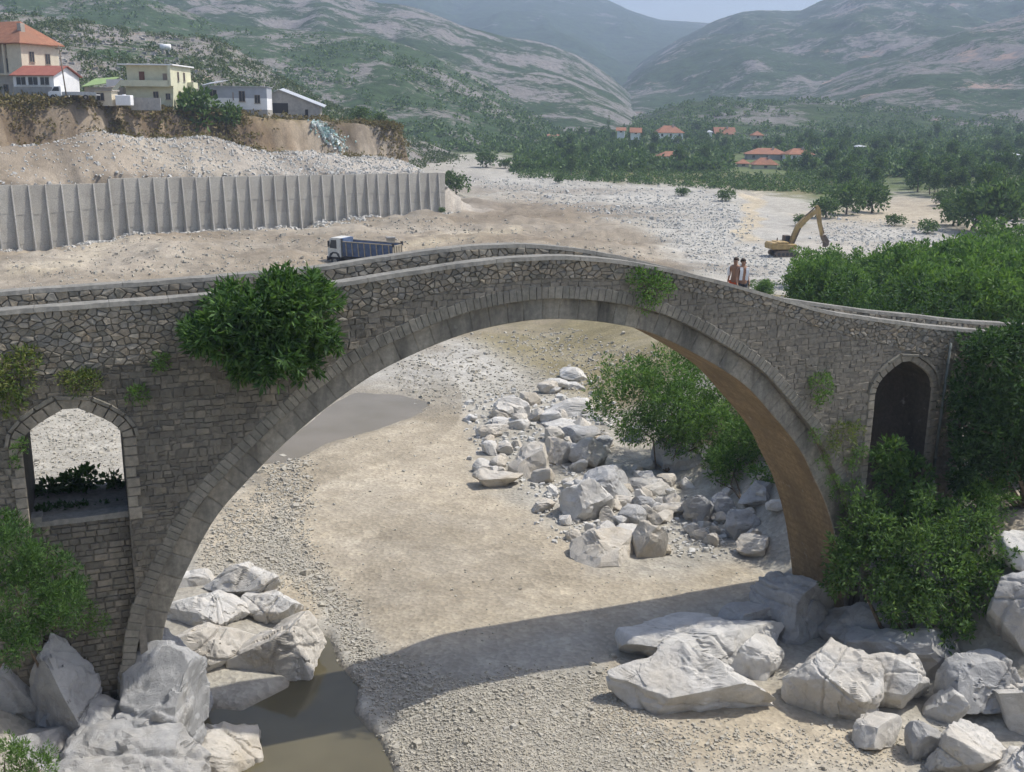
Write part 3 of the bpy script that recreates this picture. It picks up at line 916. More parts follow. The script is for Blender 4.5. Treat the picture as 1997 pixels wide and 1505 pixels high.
    def ring(o0, o1, length, vb, proud, mat, name, jit):
        a = 0.0
        while a < arc[-1] - .1:
            b = min(a + length * rs.uniform(.75, 1.25), arc[-1])
            def at(q, o):
                s_ = np.interp(q, arc, INTR[:, 0]); z_ = np.interp(q, arc, INTR[:, 1]); n_ = np.array([np.interp(q, arc, INRM[:, 0]), np.interp(q, arc, INRM[:, 1])])
                return (s_ + n_[0] * o, z_ + n_[1] * o)
            e = o1 + rs.normal(0, .018); mid = (a + b) / 2
            poly = [at(a, o0), at(mid, o0), at(b, o0), at(b, (o0+e)/2), at(b, e), at(mid, e), at(a, e), at(a, (o0+e)/2)]
            if max(q[1] for q in poly) > .5: push(name, poly, vb, proud * rs.uniform(.95, 1.05), .002, mat, dome=.02, jit=jit)
            a = b
    ring(T_IN, T_OUT, .21, vn, .05, M['ring'], 'voussoir', .003)
    ring(-.004, T_IN - .012, .62, D0 + .36, .035, M['inner_ring'], 'voussoir', .003)
    for A_, th, mt in ((AL, .34, 'ring'), (AR, .26, 'ring'), (AX, .3, 'ring')):
        c = A_['c']; o = crv_offset(c, th); o2 = crv_offset(c, -.01)
        st = 2
        for i in range(0, len(c) - 1, st):
            j = min(i + st, len(c) - 1)
            push('arch_voussoir', [tuple(o2[i]), tuple(o2[j]), tuple(o[j]), tuple(o[i])], vn, .09, .012, M['ring_pale'], dome=.03, jit=.004)
        hm = crv_offset(c, th + .02); hm2 = crv_offset(c, th + .13)
        for i in range(0, len(c) - 1, 3):
            j = min(i + 3, len(c) - 1)
            push('hood_mould', [tuple(hm[i]), tuple(hm[j]), tuple(hm2[j]), tuple(hm2[i])], vn, .15, .004, M['ring'], dome=.02, jit=.003)
        for sgn_, e in ((-1, A_['l']), (1, A_['r'])):
            z = max(A_['floor'] - .1, 1)
            while z < A_['zs'] - .05:
                h = min(rs.uniform(.25, .4), A_['zs'] - z); w_ = rs.uniform(.26, .4)
                a, b = (e - w_, e + .005) if sgn_ < 0 else (e - .005, e + w_)
                push('jamb_stone', [(a, z), (b, z), (b, z + h), (a, z + h)], vn, .085, .012, M['ring_pale'], dome=.05, jit=.006); z += h
    by = {}
    for it in pool: by.setdefault(it[1], []).append(it)
    for name, items in by.items():
        items.sort(key=lambda q: -q[0])
        for a, nm, vs, fs, c, mt in items[:300]:
            o = obj(nm, mesh_py(nm, vs, fs, mt), root, bl(*c))
        rest = items[300:]
        groups = {}
        for it in rest: groups.setdefault(it[5].name, []).append(it)
        if rest:
            mb = MB(); mats = []; fm = []
            for it in rest:
                b = bl(*it[4]); n0 = len(mb.f)
                mb.add([(q[0]+b[0], q[1]+b[1], q[2]+b[2]) for q in it[2]], it[3])
                if it[5] not in mats: mats.append(it[5])
                fm += [mats.index(it[5])] * (len(mb.f) - n0)
            o = mb.build('stonework', mats[0], root)
            for mt in mats[1:]: o.data.materials.append(mt)
            o.data.polygons.foreach_set('material_index', np.array(fm, np.int32)); o['kind'] = 'stuff'
    # copings
    for vv0, vv1 in ((vn - .10, vn + pw + .05), (vf - pw - .06, vf + .08)):
        s = -20.0
        while s < 47.9:
            b = min(48, s + rs.uniform(1.6, 3.2)); cm = MB(); q = np.linspace(s + .006, b - .006, 7)
            for i in range(6):
                dz = [rs.normal(0, .008) for _ in range(4)]
                pr = []
                for k, vv in ((0, vv0), (1, vv1)):
                    pass
                t0, t1 = float(TOP(q[i])), float(TOP(q[i+1]))
                w0 = .02 * math.sin(q[i] * 3.1) + .012 * math.sin(q[i] * 9); w1 = .02 * math.sin(q[i+1] * 3.1) + .012 * math.sin(q[i+1] * 9)
                cm.add([bl(*k) for k in [(q[i], vv0 + w0, t0 - .13), (q[i+1], vv0 + w1, t1 - .13), (q[i+1], vv1, t1 - .13), (q[i], vv1, t0 - .13),
                                         (q[i], vv0 + w0 + .03, t0 + .3 * w0), (q[i+1], vv0 + w1 + .03, t1 + .3 * w1), (q[i+1], vv1 - .03, t1), (q[i], vv1 - .03, t0)]],
                       [(3,2,1,0),(4,5,6,7),(0,1,5,4),(2,3,7,6)] + ([(3,0,4,7)] if i == 0 else []) + ([(1,2,6,5)] if i == 5 else []))
            cm.build('coping', M['coping'], root); s = b
    # pipe on the right pier
    pr = empty('drain_pipe', svz(*[on_face(1816, 928)[0], D0 - .09, on_face(1816, 928)[1]]), 0, 'thin grey vertical pipe fixed to the bridge pier beside the dark pointed arch', 'pipe')
    p0 = np.array(svz(on_face(1816, 928)[0], D0 - .12, on_face(1816, 928)[1])); p1 = np.array(svz(on_face(1851, 668)[0], D0 - .12, on_face(1851, 668)[1]))
    pm = MB(); pm.cyl((0, 0, 0), p1 - p0, .055, n=10); pm.build('tube', M['pipe'], pr, True)
    pm = MB()
    for k in (.15, .5, .85): q = (p1 - p0) * k; pm = MB(); pm.cyl(q - [0, 0, .03], q + [0, 0, .03], .075, n=10); pm.build('clamp', M['pipe'], pr)
    pm = MB(); pm.cyl((0, -.02, -.28), (.02, 0, -.02), .09, .07, 10); pm.build('outlet', M['white'], pr)

def stone_mat(name, cols, stain=(0.05, 0.05, 0.045), stain_amt=0.5, sscale=0.35, vstr=0.35, bstr=0.5):
    mt, t, b = new_mat(name)
    p = position(t)
    base = ramp(t, rnd(t), [(i / (len(cols) - 1), c) for i, c in enumerate(cols)])
    base = mixc(t, 1.0, base, ramp(t, noise(t, 6.0, 5, 0.65, p), [(0.3, (0.72, 0.72, 0.72)), (0.7, (1.22, 1.22, 1.2))]), 'MULTIPLY')
    ps = position(t, (1, 1, vstr))
    st = ramp(t, noise(t, sscale, 6, 0.65, ps), [(0.42, (0, 0, 0)), (0.68, (1, 1, 1))])
    mth = N(t, 'ShaderNodeMath', operation='MULTIPLY'); t.links.new(st, mth.inputs[0]); mth.inputs[1].default_value = stain_amt
    f = mixc(t, mth.outputs[0], base, stain)
    lich = ramp(t, noise(t, 2.2, 6, 0.7, p), [(0.62, (0, 0, 0)), (0.72, (1, 1, 1))])
    m2 = N(t, 'ShaderNodeMath', operation='MULTIPLY'); t.links.new(lich, m2.inputs[0]); m2.inputs[1].default_value = 0.35
    f = mixc(t, m2.outputs[0], f, (0.46, 0.45, 0.40))
    t.links.new(f, b.inputs['Base Color'])
    b.inputs['Roughness'].default_value = 0.92; b.inputs['Specular IOR Level'].default_value = 0.25
    bump(t, b, noise(t, 14, 6, 0.7, p), bstr, 0.03)
    return mt

def bridge_mats():
    M['bridge_core'] = stone_mat('mortar', [(0.198, 0.184, 0.154), (0.238, 0.218, 0.188)], stain_amt=.35)
    M['rubble'] = stone_mat('rubble_stone', [(0.190, 0.177, 0.144), (0.273, 0.245, 0.198), (0.330, 0.279, 0.208), (0.242, 0.230, 0.203), (0.371, 0.333, 0.270)], stain_amt=.36)
    M['ashlar'] = stone_mat('squared_stone', [(0.210, 0.189, 0.155), (0.257, 0.230, 0.188), (0.282, 0.254, 0.207), (0.230, 0.210, 0.174)], stain_amt=.42)
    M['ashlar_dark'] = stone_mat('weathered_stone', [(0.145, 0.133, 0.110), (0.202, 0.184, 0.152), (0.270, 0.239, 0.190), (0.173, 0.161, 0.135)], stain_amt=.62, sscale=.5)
    M['ring'] = stone_mat('ring_stone', [(0.207, 0.197, 0.167), (0.253, 0.237, 0.200), (0.233, 0.217, 0.186)], stain_amt=.45, sscale=.9, vstr=.3)
    M['ring_pale'] = stone_mat('arch_stone', [(0.271, 0.243, 0.197), (0.331, 0.296, 0.241), (0.300, 0.271, 0.218)], stain_amt=.35, sscale=.8)
    M['inner_ring'] = stone_mat('plastered_ring', [(0.272, 0.252, 0.212), (0.312, 0.288, 0.242), (0.242, 0.232, 0.202)], stain=(0.06, 0.06, 0.055), stain_amt=.85, sscale=1.1, vstr=.22, bstr=.3)
    M['coping'] = stone_mat('cement_coping', [(0.229, 0.222, 0.200), (0.266, 0.255, 0.229)], stain_amt=.25, bstr=.4)
    M['deck'] = surface('cobbled_deck', (0.26, 0.25, 0.22), (0.38, 0.36, 0.32), 5, .9, 12, .5, .05)
    M['vault'] = stone_mat('brown_plaster', [(0.215, 0.155, 0.088), (0.25, 0.185, 0.11)], stain=(0.10, 0.075, 0.05), stain_amt=.6, sscale=.7, vstr=.25, bstr=.25)
    M['passage_shade'] = stone_mat('shaded_lining', [(0.055, 0.05, 0.042), (0.08, 0.07, 0.058)], stain=(0.02, 0.02, 0.016), stain_amt=.7, sscale=.6, bstr=.4)  # near-black colour paints the unlit depth of the small arch passages
    M['pipe'] = plain('pipe_metal', (0.13, 0.15, 0.145), .7, 0)
    M['white'] = plain('white_paint', (0.75, 0.75, 0.72), .6)
# ------------------------------------------------------------------ rocks
_ico = {}
def ico(sub):
    if sub not in _ico:
        bm = bmesh.new(); bmesh.ops.create_icosphere(bm, subdivisions=sub, radius=1.0)
        v = np.array([q.co[:] for q in bm.verts]); f = np.array([[k.index for k in q.verts] for q in bm.faces]); bm.free()
        _ico[sub] = (v, f)
    return _ico[sub]

def rock_mesh(seed, rx, ry, rz, sub=4, cuts=12, rough=0.07, crack=0.06, mat=None, slab=0.0):
    rs = np.random.default_rng(seed)
    v, f = ico(sub)
    p = v.copy()
    p = np.sign(p) * np.abs(p) ** 0.72
    for _ in range(cuts):
        n = rs.normal(size=3); n[2] *= .75; n /= np.linalg.norm(n)
        d = rs.uniform(.48, .84)
        p = p - np.outer(np.maximum(0, p @ n - d) * .97, n)
    sc_ = np.array([rx, ry, rz]); p = p * sc_
    r = (rx + ry + rz) / 3
    n = p / (np.linalg.norm(p, axis=1)[:, None] + 1e-9)
    q = p / r + rs.uniform(-50, 50, 3)
    n1 = fbm(q[:, 0] * 1.3, q[:, 1] * 1.3, q[:, 2] * 1.3, seed=seed, oct=5)
    n2 = fbm(q[:, 0] * 4.5, q[:, 1] * 4.5, q[:, 2] * 4.5, seed=seed + 3, oct=4)
    d = rough * n1 * 1.5 + rough * .55 * n2
    for _ in range(4):
        fn = rs.normal(size=3); fn[2] *= .8; fn /= np.linalg.norm(fn)
        g_ = np.abs(p @ fn / r - rs.uniform(-.5, .5) + .10 * n1 + .03 * n2)
        d = d - crack * rs.uniform(.6, 1.4) * np.exp(-(g_ / rs.uniform(.02, .045)) ** 2)
    g_ = np.abs(n1 * 1.0 + .25 * n2 - rs.uniform(-.2, .2)); d = d + .03 * np.sign(n1) * np.minimum(g_ * 6, 1)
    if slab: d = d - slab * (np.abs(((q[:, 2] * 1.8 + .25 * n1) % 1) - .5) < .07)
    p = p + n * (d * r)[:, None]
    th = rs.uniform(-.35, .35); R_ = np.array([[cos(th), -sin(th), 0], [sin(th), cos(th), 0], [0, 0, 1]])
    p = p @ R_.T
    return mesh_np('boulder', p, f, mat, False)

def rock_mat(name, pale, warm, grey, gamt=.5, wamt=.5):
    mt, t, b = new_mat(name)
    p = position(t)
    base = ramp(t, noise(t, 1.2, 6, .65, p), [(.33, tuple(k * .82 for k in pale)), (.67, tuple(min(.8, k * 1.1) for k in pale))])
    kw = ramp(t, noise(t, .45, 5, .6, p, .5), [(.45, (0, 0, 0)), (.62, (1, 1, 1))])
    m1 = N(t, 'ShaderNodeMath', operation='MULTIPLY'); t.links.new(kw, m1.inputs[0]); m1.inputs[1].default_value = wamt
    f = mixc(t, m1.outputs[0], base, warm)
    kg = ramp(t, noise(t, 2.6, 7, .75, p, .4), [(.46, (0, 0, 0)), (.64, (1, 1, 1))])
    m2 = N(t, 'ShaderNodeMath', operation='MULTIPLY'); t.links.new(kg, m2.inputs[0]); m2.inputs[1].default_value = gamt
    f = mixc(t, m2.outputs[0], f, grey)
    rid = N(t, 'ShaderNodeMath', operation='SUBTRACT'); t.links.new(noise(t, .8, 5, .55, p, .8), rid.inputs[0]); rid.inputs[1].default_value = .5
    ab = N(t, 'ShaderNodeMath', operation='ABSOLUTE'); t.links.new(rid.outputs[0], ab.inputs[0])
    ck = ramp(t, ab.outputs[0], [(0.0, (.5, .48, .45)), (0.02, (1, 1, 1))])
    f = mixc(t, .25, f, ck, 'MULTIPLY')
    t.links.new(f, b.inputs['Base Color'])
    b.inputs['Roughness'].default_value = .93; b.inputs['Specular IOR Level'].default_value = .2
    ad = N(t, 'ShaderNodeMath', operation='MULTIPLY_ADD'); t.links.new(noise(t, 7, 8, .7, p), ad.inputs[0]); ad.inputs[1].default_value = 1.0; t.links.new(noise(t, 28, 4, .7, p), ad.inputs[2])
    bump(t, b, ad.outputs[0], .55, .07)
    return mt

def rock_mats():
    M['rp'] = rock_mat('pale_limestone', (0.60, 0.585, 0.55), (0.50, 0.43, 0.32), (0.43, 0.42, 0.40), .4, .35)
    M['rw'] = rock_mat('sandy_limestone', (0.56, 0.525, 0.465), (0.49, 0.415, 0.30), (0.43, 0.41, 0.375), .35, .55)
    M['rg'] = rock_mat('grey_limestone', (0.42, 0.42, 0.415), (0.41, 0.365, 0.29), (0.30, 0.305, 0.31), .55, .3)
    M['pebble'] = stone_mat('river_pebbles', [(0.34, 0.31, 0.26), (0.41, 0.385, 0.33), (0.375, 0.345, 0.28), (0.45, 0.425, 0.375)], stain_amt=.0, bstr=.2)
    M['scree'] = stone_mat('scree_stone', [(0.24, 0.23, 0.21), (0.33, 0.32, 0.30), (0.28, 0.27, 0.25)], stain_amt=.0, bstr=.2)
    M['white_pebble'] = stone_mat('white_pebbles', [(0.40, 0.385, 0.35), (0.52, 0.51, 0.48), (0.46, 0.45, 0.42), (0.60, 0.59, 0.56)], stain_amt=.0, bstr=.2)

G_PILE = 'boulders heaped by the bush under the arch'
ROCKS = [   # x0 x1 y0 y1, zc (None: sits on ground), material, sub, label
 # left foreground
 (60, 225, 1235, 1520, 2.2, 'rg', 5, 'tall grey rock slab with a deep crack, bottom left beside the river pool'),
 (205, 385, 1290, 1530, 1.9, 'rg', 5, 'big rounded grey rock at the water edge below the bridge foot, left of the pool'),
 (170, 345, 1245, 1345, 2.6, 'rg', 5, 'knobbly grey rock directly at the foot of the bridge arch on the left bank'),
 (-90, 95, 1275, 1450, 2.6, 'rg', 5, 'broad pale grey rock under the green bush at the left picture edge'),
 (-80, 110, 1420, 1560, 1.6, 'rg', 4, 'low grey rock behind the small green shrub in the bottom left corner'),
 (150, 400, 1440, 1600, 1.0, 'rg', 5, 'wide low grey rock cut by the bottom edge beside the pale boulder'),
 (345, 475, 1146, 1222, None, 'rp', 5, 'long pale boulder with rounded back leaning against the bridge foot'),
 (418, 548, 1103, 1180, None, 'rp', 5, 'smooth pale boulder with a flat sloping top nearest the gravel behind the arch foot'),
 (480, 576, 1154, 1222, None, 'rp', 5, 'wedge shaped pale boulder with a dark underside pointing at the sand spit'),
 (470, 618, 1208, 1325, None, 'rw', 5, 'round cream boulder half in shadow jutting into the brown pool'),
 (345, 410, 1105, 1150, None, 'rp', 4, 'small pale boulder touching the bridge arch foot above the long boulder'),
 (322, 480, 1212, 1312, None, 'rw', 5, 'broken sandy rock shelf between the bridge foot and the round cream boulder'),
 (330, 392, 1298, 1360, None, 'rg', 4, 'small round rock in the bridge shadow at the back of the pool'),
 (355, 542, 1410, 1530, None, 'rw', 5, 'pale cream boulder with rough lumpy top standing in the pool at the bottom edge'),
 (-60, 60, 1230, 1330, 3.2, 'rg', 5, 'grey rock hump just below the feathery bush at the left edge'),
 (60, 200, 1215, 1300, 3.0, 'rg', 5, 'weathered rock wedged between the left pier base and the tall grey slab'),
 (90, 260, 1400, 1560, 1.2, 'rg', 5, 'dark creviced rock between the tall slab and the rounded rock, bottom left'),
 (300, 400, 1330, 1440, None, 'rg', 5, 'grey rock at the shaded waterline right of the rounded rock'),
 # right foreground
 (1240, 1495, 1200, 1290, None, 'rp', 5, 'back half of the big white rock slab, its rear edge in the bridge shadow'),
 (1235, 1485, 1262, 1405, None, 'rp', 5, 'front half of the big white rock slab on the sand right of the arch shadow'),
 (1430, 1522, 1235, 1340, None, 'rp', 4, 'pale lump at the right end of the big white rock slab'),
 (1562, 1684, 1256, 1430, None, 'rp', 5, 'tall pointed white boulder on the sand, first one right of the big slab'),
 (1680, 1795, 1280, 1400, None, 'rp', 5, 'blocky white boulder half in tree shade next to the tall pointed boulder'),
 (1662, 1742, 1388, 1462, None, 'rp', 4, 'small pale boulder at the foot of the tall pointed white boulder'),
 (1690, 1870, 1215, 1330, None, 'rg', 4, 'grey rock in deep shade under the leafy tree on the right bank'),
 (1856, 1990, 1276, 1405, None, 'rg', 5, 'grey rounded boulder on the right bank below the cliff rock'),
 (1812, 1935, 1425, 1530, None, 'rp', 5, 'pale boulder cut by the bottom edge near the right corner'),
 (1780, 1838, 1410, 1500, None, 'rg', 4, 'narrow upright grey stone at the bottom, left of the pale corner boulder'),
 (1818, 1878, 1345, 1425, None, 'rp', 4, 'thin leaning pale stone between two boulders on the right bank'),
 (1915, 2060, 1105, 1275, None, 'rg', 5, 'large grey cliff rock at the right picture edge beside the leafy tree'),
 (1945, 2080, 1320, 1450, None, 'rp', 5, 'pale sloping rock face at the right edge under the cliff rock'),
 (1930, 2110, 1445, 1590, None, 'rp', 5, 'speckled pale rock top in the extreme bottom right corner'),
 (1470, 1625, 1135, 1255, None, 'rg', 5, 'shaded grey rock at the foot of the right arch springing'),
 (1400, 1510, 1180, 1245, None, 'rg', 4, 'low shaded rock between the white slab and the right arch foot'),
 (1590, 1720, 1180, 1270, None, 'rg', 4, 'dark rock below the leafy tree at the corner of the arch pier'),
 (1955, 2050, 1030, 1100, None, 'rp', 4, 'pale ledge rock above the cliff rock at the right edge'),
]
_pile = [
 (670,880,920,1180,'rp','big pale pointed boulder at the sand edge, mid front of the heap'), (790,1040,1185,1380,'rw','largest front boulder of the heap, smooth cream faces, nearest the bridge shadow'),
 (1060,1200,1170,1370,'rw','upright craggy boulder just right of the smooth front boulder'), (930,1080,1180,1290,'rp','flat topped boulder squeezed behind the two front boulders'),
 (800,990,870,1040,'rg','grey cracked boulder in the middle of the heap above the pointed one'), (1100,1250,905,1000,'rp','angular grey boulder below the two bush rocks'),
 (1040,1150,1005,1100,'rg','round boulder below the angular grey one'), (1030,1120,915,1000,'rg','small dark boulder left of the angular grey one'),
 (720,870,730,880,'rw','rounded knobbly boulder beside the bush shadow'), (580,700,690,870,'rw','sharp edged cream boulder left of the knobbly one'),
 (440,600,740,920,'rw','broad undercut cream boulder overhanging the sand'), (250,420,870,970,'rw','flat sandy slab lying lowest on the sand side'),
 (220,320,815,890,'rp','lone grey block standing on the flat sandy slab edge'), (340,470,500,590,'rp','white rounded boulder near the far gravel, left part of the heap'),
 (550,680,380,440,'rp','low pale boulder on the gravel below the farthest one'), (670,800,330,405,'rp','farthest boulder of the heap, boxy, standing on open gravel'),
 (340,460,585,650,'rp','pale boulder just in front of the white rounded one'), (250,370,630,700,'rw','sandy boulder above the lone grey block'),
 (150,210,570,615,'rp','outlying small boulder farthest left on the sand'), (530,620,1020,1095,'rw','single small boulder alone on the sand in front of the heap'),
 (880,950,1070,1150,'rw','small upright stone behind the pointed boulder'), (980,1090,1070,1200,'rg','leaning grey boulder with a shaded face behind the front boulders'),
 (1140,1270,1090,1150,'rw','thin flat slab lying right of the leaning boulder'), (1330,1450,1010,1180,'rg','shaded tall boulder under the right end of the bush'),
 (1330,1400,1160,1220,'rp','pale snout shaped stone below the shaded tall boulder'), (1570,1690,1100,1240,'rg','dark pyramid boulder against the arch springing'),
 (1650,1810,950,1060,'rg','large rock touching the inner side of the right arch leg'), (1620,1780,1235,1330,'rw','jagged low boulder lowest beside the right arch leg'),
 (1210,1410,700,890,'rg','craggy rock showing through the lower bush'), (1340,1510,510,720,'rg','tall rounded rock standing up inside the bush'),
 (1040,1120,650,730,'rg','small pale rock at the left fringe of the bush'), (610,830,500,590,'rp','broken layered slab between gravel and bush'),
 (610,800,600,650,'rp','low shelf of rock in front of the layered slab'), (700,860,640,720,'rg','flat rock lying in the bush shadow'),
 (850,930,700,780,'rg','dark small rock at the foot of the bush'), (1180,1330,1040,1120,'rw','crumbly sandy rock in the middle right of the heap'),
 (1190,1240,1260,1330,'rw','tiny stone right of the upright craggy boulder'), (700,790,405,440,'rp','flat stone under the farthest boxy boulder'),
 (930,1030,1000,1070,'rw','rubbly stone between the grey cracked and the round boulder'), (1400,1455,740,820,'rg','small rock right of the craggy bush rock'),
 (860,940,1145,1200,'rw','wedge stone between pointed and smooth front boulders'), (1500,1600,1010,1110,'rg','rock in deep shade left of the dark pyramid boulder'),
]
for x0, x1, y0, y1, mt_, lb in _pile:
    zc_ = {}.get((x0, y0))
    ROCKS.append((850 + x0 * .3655, 850 + x1 * .3655, 600 + y0 * .3655, 600 + y1 * .3655, zc_, mt_, 4, lb, G_PILE))

HEAP = [(930, 830), (1010, 770), (1130, 745), (1180, 830), (1260, 900), (1330, 930), (1420, 960), (1515, 970), (1520, 1075), (1400, 1060), (1300, 1060), (1250, 1100), (1140, 1090), (1100, 1010), (1040, 950), (940, 930)]
def build_heap():
    rs = np.random.default_rng(51); n = 0
    px = rs.uniform(925, 1525, 400); py = rs.uniform(740, 1105, 400); k = in_poly(px, py, HEAP); px, py = px[k][:110], py[k][:110]
    Q = ground_hits(px, py)
    protos = [rock_mesh(900 + i, 1, .85, .8, 3, 11, .08, .06, M[('rp', 'rw', 'rp', 'rw')[i % 4]]) for i in range(8)]
    for i, P in enumerate(Q):
        r = rs.uniform(13, 30) * P[1] / F_PX
        o = obj('boulder', protos[rs.integers(8)], None, P + [0, 0, .3 * r], (rs.uniform(-.3, .3), rs.uniform(-.3, .3), rs.uniform(0, 6.28))); o.scale = (r * rs.uniform(.8, 1.3), r, r * rs.uniform(.7, 1.1))
        tag(o, 'small broken boulder filling gaps in the heap under the arch', 'boulder', 'small boulders in the heap under the arch')

def build_rocks():
    build_heap()
    for i, rk in enumerate(ROCKS):
        x0, x1, y0, y1, zc, mk, sub, lb = rk[:8]
        px, py = (x0 + x1) / 2, (y0 + y1) / 2
        if zc is None:
            P = ground_hit(px, y1 - 0.22 * (y1 - y0))
            zg = P[2]
            dep = (np.array(P) - [0, 0, CAMZ]) @ _fw
            rz = max(.56 * (y1 - y0) * dep / F_PX, .12)
            P = at_z(px, py, zg + .35 * rz)
        else:
            P = at_z(px, py, zc); dep = (np.array(P) - [0, 0, CAMZ]) @ _fw
            rz = .62 * (y1 - y0) * dep / F_PX
        rx = .70 * (x1 - x0) * dep / F_PX
        ry = max(.6 * rx, min(rx * 1.0, .62 * (y1 - y0) * dep / F_PX * 1.2))
        if len(rk) > 8 and zc is not None: rx, ry = rx * .8, ry * .8
        elif len(rk) > 8: rx, ry, rz = rx * 1.18, ry * 1.25, rz * 1.15
        if zc is not None:
            zg = float(height(P[0], P[1])); bot = min(P[2] - rz, zg - .3); top_ = P[2] + rz * .95; P[2] = (top_ + bot) / 2; rz = (top_ - bot) / 2
        me = rock_mesh(100 + i * 7, rx, ry, rz * 1.05, sub + 1 if sub > 4 else sub, 8 if mk == 'rg' else 12, .085, .05 if sub > 4 else .04, M[mk])
        o = obj('boulder', me, None, P)
        tag(o, lb, 'boulder', rk[8] if len(rk) > 8 else ('rocks at the left foot of the bridge' if px < 700 else 'rocks on the right river bank'))

def scatter_stones(name, polys, n, size_px, mat, seed, label, squash=.6, zmin=-.35, world=None):
    rs = np.random.default_rng(seed)
    if world is not None: polys = [[(0, 0), (1, 0), (1, 1)]]
    allp = np.array([q for p in polys for q in p]); lo, hi = allp.min(0), allp.max(0)
    px = rs.uniform(lo[0], hi[0], (n if world is None else 8) * 4); py = rs.uniform(lo[1], hi[1], (n if world is None else 8) * 4)
    nz = fbm(px * .012, py * .02, seed=seed, oct=3) * 22
    k = np.zeros(len(px), bool)
    for p in polys: k |= poly_dist(px + nz, py + nz * .5, p) > rs.normal(0, 12, len(px))
    px, py = px[k][:n], py[k][:n]
    z = np.zeros(len(px))
    d = _fw[None] + ((px - CX) / F_PX)[:, None] * _rt - ((py - CY) / F_PX)[:, None] * _up
    for _ in range(13):
        t = (z - CAMZ) / d[:, 2]; x, y = d[:, 0] * t, d[:, 1] * t
        y = np.clip(y, 5, 1200)
        z = .5 * z + .5 * height(x, y)
    if world is not None:
        q = world(rs, n); x, y = q[:, 0], q[:, 1]; z = height(x, y)
    ok = (z > zmin) & (np.abs(z - height(x, y)) < .3)
    x, y, z = x[ok], y[ok], z[ok]
    sz = np.abs(rs.lognormal(0, .38, len(x))) * size_px * y / F_PX * .5
    c = np.array([(a, b, e) for a in (-1, 1) for b in (-1, 1) for e in (-1, 1)], float)
    f0 = np.array([(0,1,3,2),(4,6,7,5),(0,4,5,1),(2,3,7,6),(0,2,6,4),(1,5,7,3)])
    nst = len(x)
    v = c[None] * (1 + rs.normal(0, .28, (nst, 8, 3)))
    v[:, :, 2] *= squash
    top = c[:, 2] > 0
    v[:, top, :2] *= .72
    a = rs.uniform(0, 2 * pi, nst); el = rs.uniform(.65, 1.0, nst)
    v[:, :, 1] *= el[:, None]
    vx = v[:, :, 0] * np.cos(a)[:, None] - v[:, :, 1] * np.sin(a)[:, None]; vy = v[:, :, 0] * np.sin(a)[:, None] + v[:, :, 1] * np.cos(a)[:, None]
    V3 = np.stack([vx, vy, v[:, :, 2]], -1) * sz[:, None, None] + np.stack([x, y, z + sz * squash * .3], -1)[:, None]
    F = (f0[None] + (np.arange(nst) * 8)[:, None, None]).reshape(-1, 4)
    o = obj(name, mesh_np(name, V3.reshape(-1, 3), F, mat, False)); tag(o, label, None, None, 'stuff')

